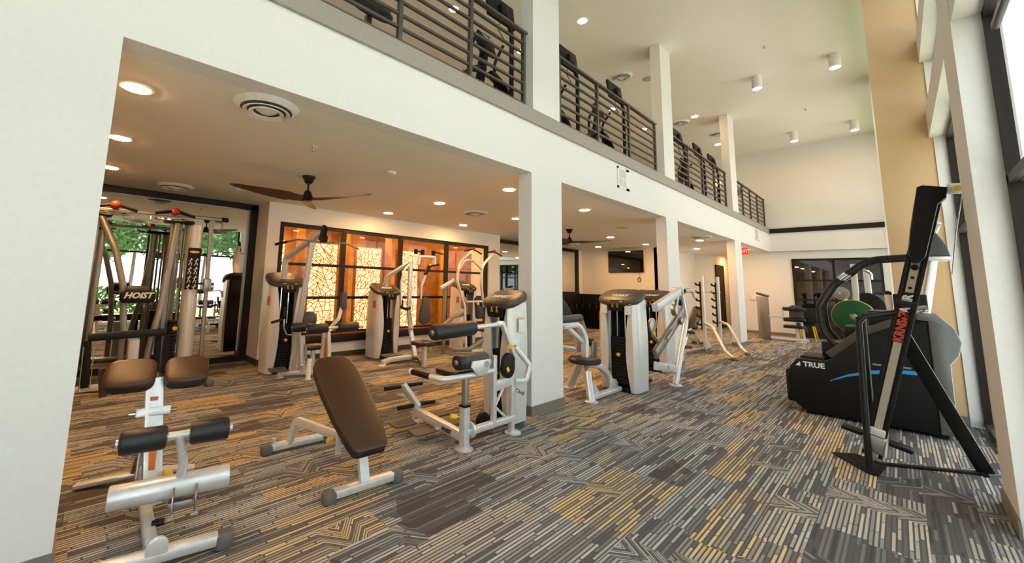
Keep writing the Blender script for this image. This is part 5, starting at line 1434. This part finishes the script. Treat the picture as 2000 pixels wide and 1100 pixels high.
# ---------------------------------------------------------------- functional trainer before the mirror
def functional_trainer():
    t = Thing('cable_trainer', 'tall bronze and silver cable trainer in front of the big mirror', 'gym machine', (.85, 4.2, 0))
    y = 4.15
    t.part('top_beam', MB().bar([(.05, y, 2.36), (1.15, y, 2.40), (1.66, y, 2.40)], .06, .05, .012), BRONZE)
    t.part('beam_end', MB().cyl((1.60, y, 2.40), (1.70, y, 2.40), .036, 14, .008), BLK)
    for x in (.45, .75, 1.05):
        t.part('cable_ring', MB().tube([(x-.05, y-.02, 2.34), (x-.05, y-.02, 2.26), (x+.05, y-.02, 2.26), (x+.05, y-.02, 2.34)], .008, 6, .03), CHROME)
    for x in (.20, .88):
        h = t.part('pull_up_hub', MB().sphere((x+.10, y-.10, 2.43), .06, 12), REDM)
        t.part('pull_up_grip', MB().tube([(x-.14, y-.12, 2.38), (x+.05, y-.11, 2.43)], .022, 8), BLK, h)
        t.part('pull_up_grip', MB().tube([(x+.15, y-.12, 2.43), (x+.34, y-.14, 2.37)], .022, 8), BLK, h)
        t.part('pull_up_bar', MB().tube([(x-.12, y+.02, 2.32), (x+.10, y-.18, 2.30), (x+.26, y-.06, 2.33)], .018, 8, .08), CHROME, h)
    t.part('top_plate', MB().obox((1.06, y+.06, 2.30), (1, 0, 0), (0, 1, 0), (.36, .26, .05), .02), BLK)
    t.part('top_plate', MB().obox((.14, y+.06, 2.30), (1, 0, 0), (0, 1, 0), (.30, .26, .05), .02), BLK)
    # curved A frame legs
    t.part('frame_leg', MB().bar([(.17, y, 2.28), (.36, y-.06, 1.85), (.49, y-.10, 1.35), (.55, y-.14, .75), (.56, y-.14, .03)], .075, .10, .02, .6, up=(0, 1, 0)), BRONZE)
    t.part('frame_leg', MB().bar([(1.03, y, 2.28), (.98, y-.02, 1.60), (.93, y-.08, 1.05), (.86, y-.12, .60), (.80, y-.14, .03)], .075, .10, .02, .6, up=(0, 1, 0)), BRONZE)
    # left rack with stack edge
    t.part('upright', MB().bar([(.10, y+.02, .02), (.12, y+.02, 2.30)], .09, .10, .015), BRONZE)
    t.part('upright', MB().bar([(.21, y+.10, .02), (.22, y+.10, 2.28)], .05, .06, .01), BRONZE)
    for x in (.03, 1.12):
        m = MB()
        for k in range(16): m.box((x-.05, y-.02, .12+k*.047), (x+.05, y+.16, .16+k*.047), .004)
        t.part('weight_stack', m, BLK)
    knob(t, (1.13, y-.03, .76), (0, -1, 0), .05, .03)
    for x in (1.05, 1.10, 1.16):
        t.part('guide_rod', MB().cyl((x, y+.12, .05), (x, y+.12, 2.28), .016, 10), BRONZE)
    t.part('upright', MB().bar([(1.00, y+.10, .02), (1.00, y+.10, 2.28)], .05, .07, .01), BRONZE)
    sh = t.part('stack_shroud', MB().lathe((1.31, y+.10, .06), (1.28, y+.10, 2.28), [(0, .105), (.5, .105), (1, .105)], 24), SHROUD)
    pl = t.part('placard', MB().pad(rrect(.17, .62, .01), (1.285, y-.012, 1.62), (1, 0, 0), (-.013, 0, 1), .012, .002), BLK, sh)
    m = MB()
    for r in range(4):
        for c in range(2): figure(m, (1.245+.075*c, y-.027, 1.72-.13*r), (1, 0, 0), (0, 0, 1), .11)
    t.part('pictogram', m, STKW, sh)
    t.part('placard_badge', MB().pad([(.065*math.cos(k*.5236), .02*math.sin(k*.5236)) for k in range(12)], (1.283, y-.026, 1.87), (1, 0, 0), (0, 0, 1), .003, .0), YEL, sh)
    # pulley column on the right
    pc = t.part('pulley_column', MB().bar([(1.52, y+.05, .25), (1.48, y+.05, 2.36)], .055, .055, .01), BRONZE)
    t.part('pulley_carriage', MB().obox((1.50, y+.04, 1.38), (1, 0, 0), (0, 0, 1), (.10, .20, .10), .015), STEEL, pc)
    t.part('pulley', MB().cyl((1.52, y-.08, 1.36), (1.56, y-.08, 1.36), .06, 16), CHROME, pc)
    t.part('column_hook', MB().tube([(1.52, y+.02, 2.36), (1.62, y+.02, 2.36), (1.64, y+.02, 2.26), (1.56, y+.02, 2.22)], .016, 8, .04), BRONZE, pc)
    t.part('column_link', MB().bar([(1.34, y+.05, 1.40), (1.50, y+.05, 1.40)], .03, .03, .005), BLK, pc)
    # centre console, accessory bar and seat block
    cs = t.part('console', MB().pad(rrect(.38, .16, .05, 3), (.64, y-.28, 1.22), (1, 0, 0), (0, 0, 1), .06, .015), BLK)
    lettering('HOIST', .105, (.64, y-.345, 1.235), (1, 0, 0), (0, 0, 1), WHTL, loc=t.loc, parent=cs, shear=.3, bold=.004)
    t.part('console_cushion', MB().cyl((.52, y-.25, 1.315), (.76, y-.25, 1.315), .05, 14, .015), GREYV, cs)
    for x in (.56, .72):
        t.part('clip', MB().tube([(x, y-.28, 1.14), (x, y-.30, 1.08)], .008, 6), STEEL, cs)
    t.part('console_mount', MB().bar([(.64, y-.24, 1.22), (.64, y-.14, 1.18), (.52, y-.12, 1.18)], .05, .05, .01), BRONZE)
    t.part('accessory_bar', MB().bar([(.20, y-.30, .72), (1.0, y-.30, .745)], .08, .09, .01), BLKM)
    t.part('bar_bracket', MB().bar([(.60, y-.28, .72), (.60, y-.14, .70)], .05, .05, .01), SILV)
    t.part('centre_column', MB().bar([(.68, y-.22, .02), (.66, y-.22, .66)], .20, .12, .02), SILV)
    t.part('centre_panel', MB().obox((.67, y-.285, .36), (1, 0, 0), (0, 0, 1), (.10, .44, .01), .004), GREYV)
    t.part('strap', MB().bar([(.20, y-.30, .68), (.23, y-.31, .12)], .08, .03, .01, up=(0, 1, 0)), BLK)
    t.part('strap_loop', MB().tube([(.17, y-.33, .62), (.18, y-.33, .08), (.28, y-.33, .08), (.27, y-.33, .60)], .006, 6, .03), CHROME)
    for x, m in ((.93, BLK), (1.02, BLK)):
        t.part('strap', MB().bar([(x, y-.28, .70), (x+.01, y-.28, .22)], .06, .03, .01, up=(0, 1, 0)), m)
    t.part('base_rail', MB().bar([(.06, y+.02, .04), (1.55, y+.05, .05)], .10, .07, .015), SILV)
    ft = t.part('front_foot', MB().bar([(1.40, y, .05), (1.52, y-.50, .05)], .09, .06, .012), SILV)
    t.part('foot_cap', MB().cyl((1.51, y-.46, .045), (1.545, y-.58, .045), .052, 14, .01), RUBB, ft)
    t.part('front_foot', MB().bar([(.25, y, .05), (.40, y-.10, .05)], .09, .06, .012), SILV)
functional_trainer()
# dark head rail on the near window frame
t = Thing('window_head_rail', 'dark horizontal rail on the window frame at the top right edge', 'window rail', (3.6, -3.52, 3.15))
t.part('rail', MB().box((3.05, -3.54, 3.145), (4.02, -3.505, 3.185), .006), BLKM)
t.part('end_cap', MB().box((4.02, -3.538, 3.148), (4.035, -3.508, 3.182), .004), BLK)
# ================================================================== BALCONY EQUIPMENT
def monitor(x, label):
    y = .36
    t = Thing('exercise_monitor', label, 'monitor', (x, y, HT), group='monitors on posts along the balcony railing')
    t.part('post', MB().bar([(x+.10, y-.06, HT), (x+.10, y-.06, 4.86), (x+.02, y-.02, 5.14)], .05, .05, .008), BLKM)
    sc = t.part('housing', MB().obox((x, y+.06, 5.22), (1, 0, 0), (0, .12, 1), (.56, .36, .04), .01), BLK)
    t.part('screen', MB().obox((x, y+.085, 5.225), (1, 0, 0), (0, .12, 1), (.52, .31, .006), .001), DGLASS, sc)
    t.part('bracket', MB().obox((x+.02, y+.01, 5.20), (1, 0, 0), (0, .12, 1), (.16, .16, .07), .01), BLKM, sc)
    t.part('cable', MB().tube([(x-.04, y+.02, 5.06), (x-.10, y+.02, 4.90), (x+.06, y-.03, 4.70)], .006, 6, .06), BLK, sc)
    return t.root
m0 = monitor(3.91, 'black monitor on a post just left of the nearest upper column')
for x, l in ((5.59, 'just right of the nearest upper column'), (7.26, 'before the middle upper column'), (10.55, 'just right of the middle upper column'), (12.05, 'second past the middle upper column'), (13.3, 'half hidden by the farthest upper column')):
    copy_thing(m0, (x, .36, HT), 'black monitor on a post %s' % l)
def elliptical(x, label):
    y = .80
    t = Thing('elliptical_trainer', label, 'elliptical trainer', (x, y, HT), group='elliptical trainers along the balcony railing')
    cs = t.part('console', MB().pad([(-.15, -.05), (.15, -.05), (.17, .22), (.12, .30), (-.12, .30), (-.17, .22)], (x, y, 4.82), (1, 0, 0), (0, .30, 1), .08, .02), BLK)
    cv = Vector((0, .30, 1)).normalized(); cn = Vector((1, 0, 0)).cross(cv)
    face = Vector((x, y, 4.82))+cn*.081+cv*.22
    lettering('TRUE', .085, face+Vector((.03, 0, 0)), (1, 0, 0), cv, WHTL, loc=t.loc, parent=cs, bold=.002)
    t.part('logo_mark', MB().pad([(0, 0), (.04, 0), (.04, .05)], face+Vector((-.125, 0, -.02)), (1, 0, 0), cv, .003, 0), WHTL, cs)
    t.part('holder', MB().obox((x, y+.02, 4.90), (1, 0, 0), (0, .3, 1), (.20, .10, .10), .02), BLKM, cs)
    t.part('mast', MB().bar([(x, y+.02, 4.84), (x, y+.10, 4.40), (x, y+.05, HT+.06)], .13, .10, .03, .2), BLK)
    t.part('drive_shroud', MB().pad([(.34*math.cos(k*.2618)*(1.15 if math.cos(k*.2618) > 0 else 1), .30*math.sin(k*.2618)) for k in range(24)], (x-.10, y+.42, HT+.36), (0, 1, 0), (0, 0, 1), .20, .04), BLK)
    for sg in (-1, 1):
        t.part('swing_arm', MB().tube([(x+sg*.26, y-.12, 5.0), (x+sg*.27, y+.06, 4.78), (x+sg*.28, y+.05, 4.40), (x+sg*.28, y+.15, 4.02)], .024, 10, .15), BLKM)
        t.part('pedal_arm', MB().bar([(x+sg*.28, y+.12, 4.04), (x+sg*.30, y+.60, 4.10), (x+sg*.26, y+1.20, 3.98)], .06, .08, .02, .3), BLK)
        t.part('foot_tray', MB().pad(rrect(.17, .42, .06, 3), (x+sg*.28, y+.86, 4.07), (1, 0, 0), (0, 1, -.1), .05, .015), BLK)
        t.part('front_arc', MB().sweep([(x+sg*(.06+.62*math.sin(k*.15)), y-.02, HT+.80-.80*(1-math.cos(k*.15))*1.1) for k in range(11)], rrect(.06, .15, .025), up=(0, 1, 0)), BLK)
    t.part('base', MB().bar([(x, y-.10, HT+.05), (x, y+1.35, HT+.05)], .16, .10, .02), BLKM)
    t.part('stabilizer', MB().bar([(x-.36, y-.08, HT+.04), (x+.36, y-.08, HT+.04)], .09, .07, .02), BLKM)
    t.part('stabilizer', MB().bar([(x-.30, y+1.3, HT+.04), (x+.30, y+1.3, HT+.04)], .09, .07, .02), BLKM)
    return t.root
e0 = elliptical(4.02, 'black elliptical trainer behind the nearest railing')
for x, l in ((5.70, 'hidden beside the nearest upper column'), (7.33, 'in the second railing bay'), (10.65, 'left in the third railing bay'), (12.15, 'right in the third railing bay')):
    copy_thing(e0, (x, .80, HT), 'black elliptical trainer %s' % l)
def bike(x):
    t = Thing('exercise_bike', 'black exercise bike seat seen at the top edge above the balcony', 'exercise bike', (x, 1.0, HT))
    s = t.part('seat', MB().pad([(.20*math.cos(k*.2618)+(.07 if math.cos(k*.2618) > 0 else -.07), .13*math.sin(k*.2618)) for k in range(24)], (x, .95, 4.62), (1, 0, 0), (0, .6, 1), .09, .03), BLK)
    for sg in (-1, 1):
        t.part('seat_lobe', MB().sphere((x+sg*.16, .90, 4.70), .07, 10, .8), GREYV, s)
    t.part('seat_post', MB().bar([(x, 1.05, HT+.1), (x, 1.0, 4.60)], .07, .07, .01), BRONZE)
    t.part('frame', MB().bar([(x, 1.05, HT+.25), (x, 1.8, HT+.30), (x, 1.9, 4.7)], .10, .12, .03, .2), BLK)
    t.part('base', MB().bar([(x, .7, HT+.05), (x, 2.0, HT+.05)], .12, .10, .02), BLKM)
    t.part('stabilizer', MB().bar([(x-.3, .75, HT+.04), (x+.3, .75, HT+.04)], .08, .07, .02), BLKM)
    t.part('handlebar', MB().tube([(x-.25, 1.75, 4.8), (x, 1.9, 4.72), (x+.25, 1.75, 4.8)], .02, 8, .1), BLKM)
bike(2.22)
t = Thing('floor_lamp', 'small amber lit lamp behind the far railing', 'lamp', (15.3, .8, HT))
t.part('pole', MB().cyl((15.3, .8, HT), (15.3, .8, 4.95), .02, 10), DARKW)
t.part('base', MB().lathe((15.3, .8, HT), (15.3, .8, HT+.03), [(0, .14), (1, .12)], 16), DARKW)
t.part('shade', MB().lathe((15.3, .8, 4.90), (15.3, .8, 5.08), [(0, .09), (.5, .11), (1, .08)], 18), emit('amber_shade', (1, .5, .12), 1.2))
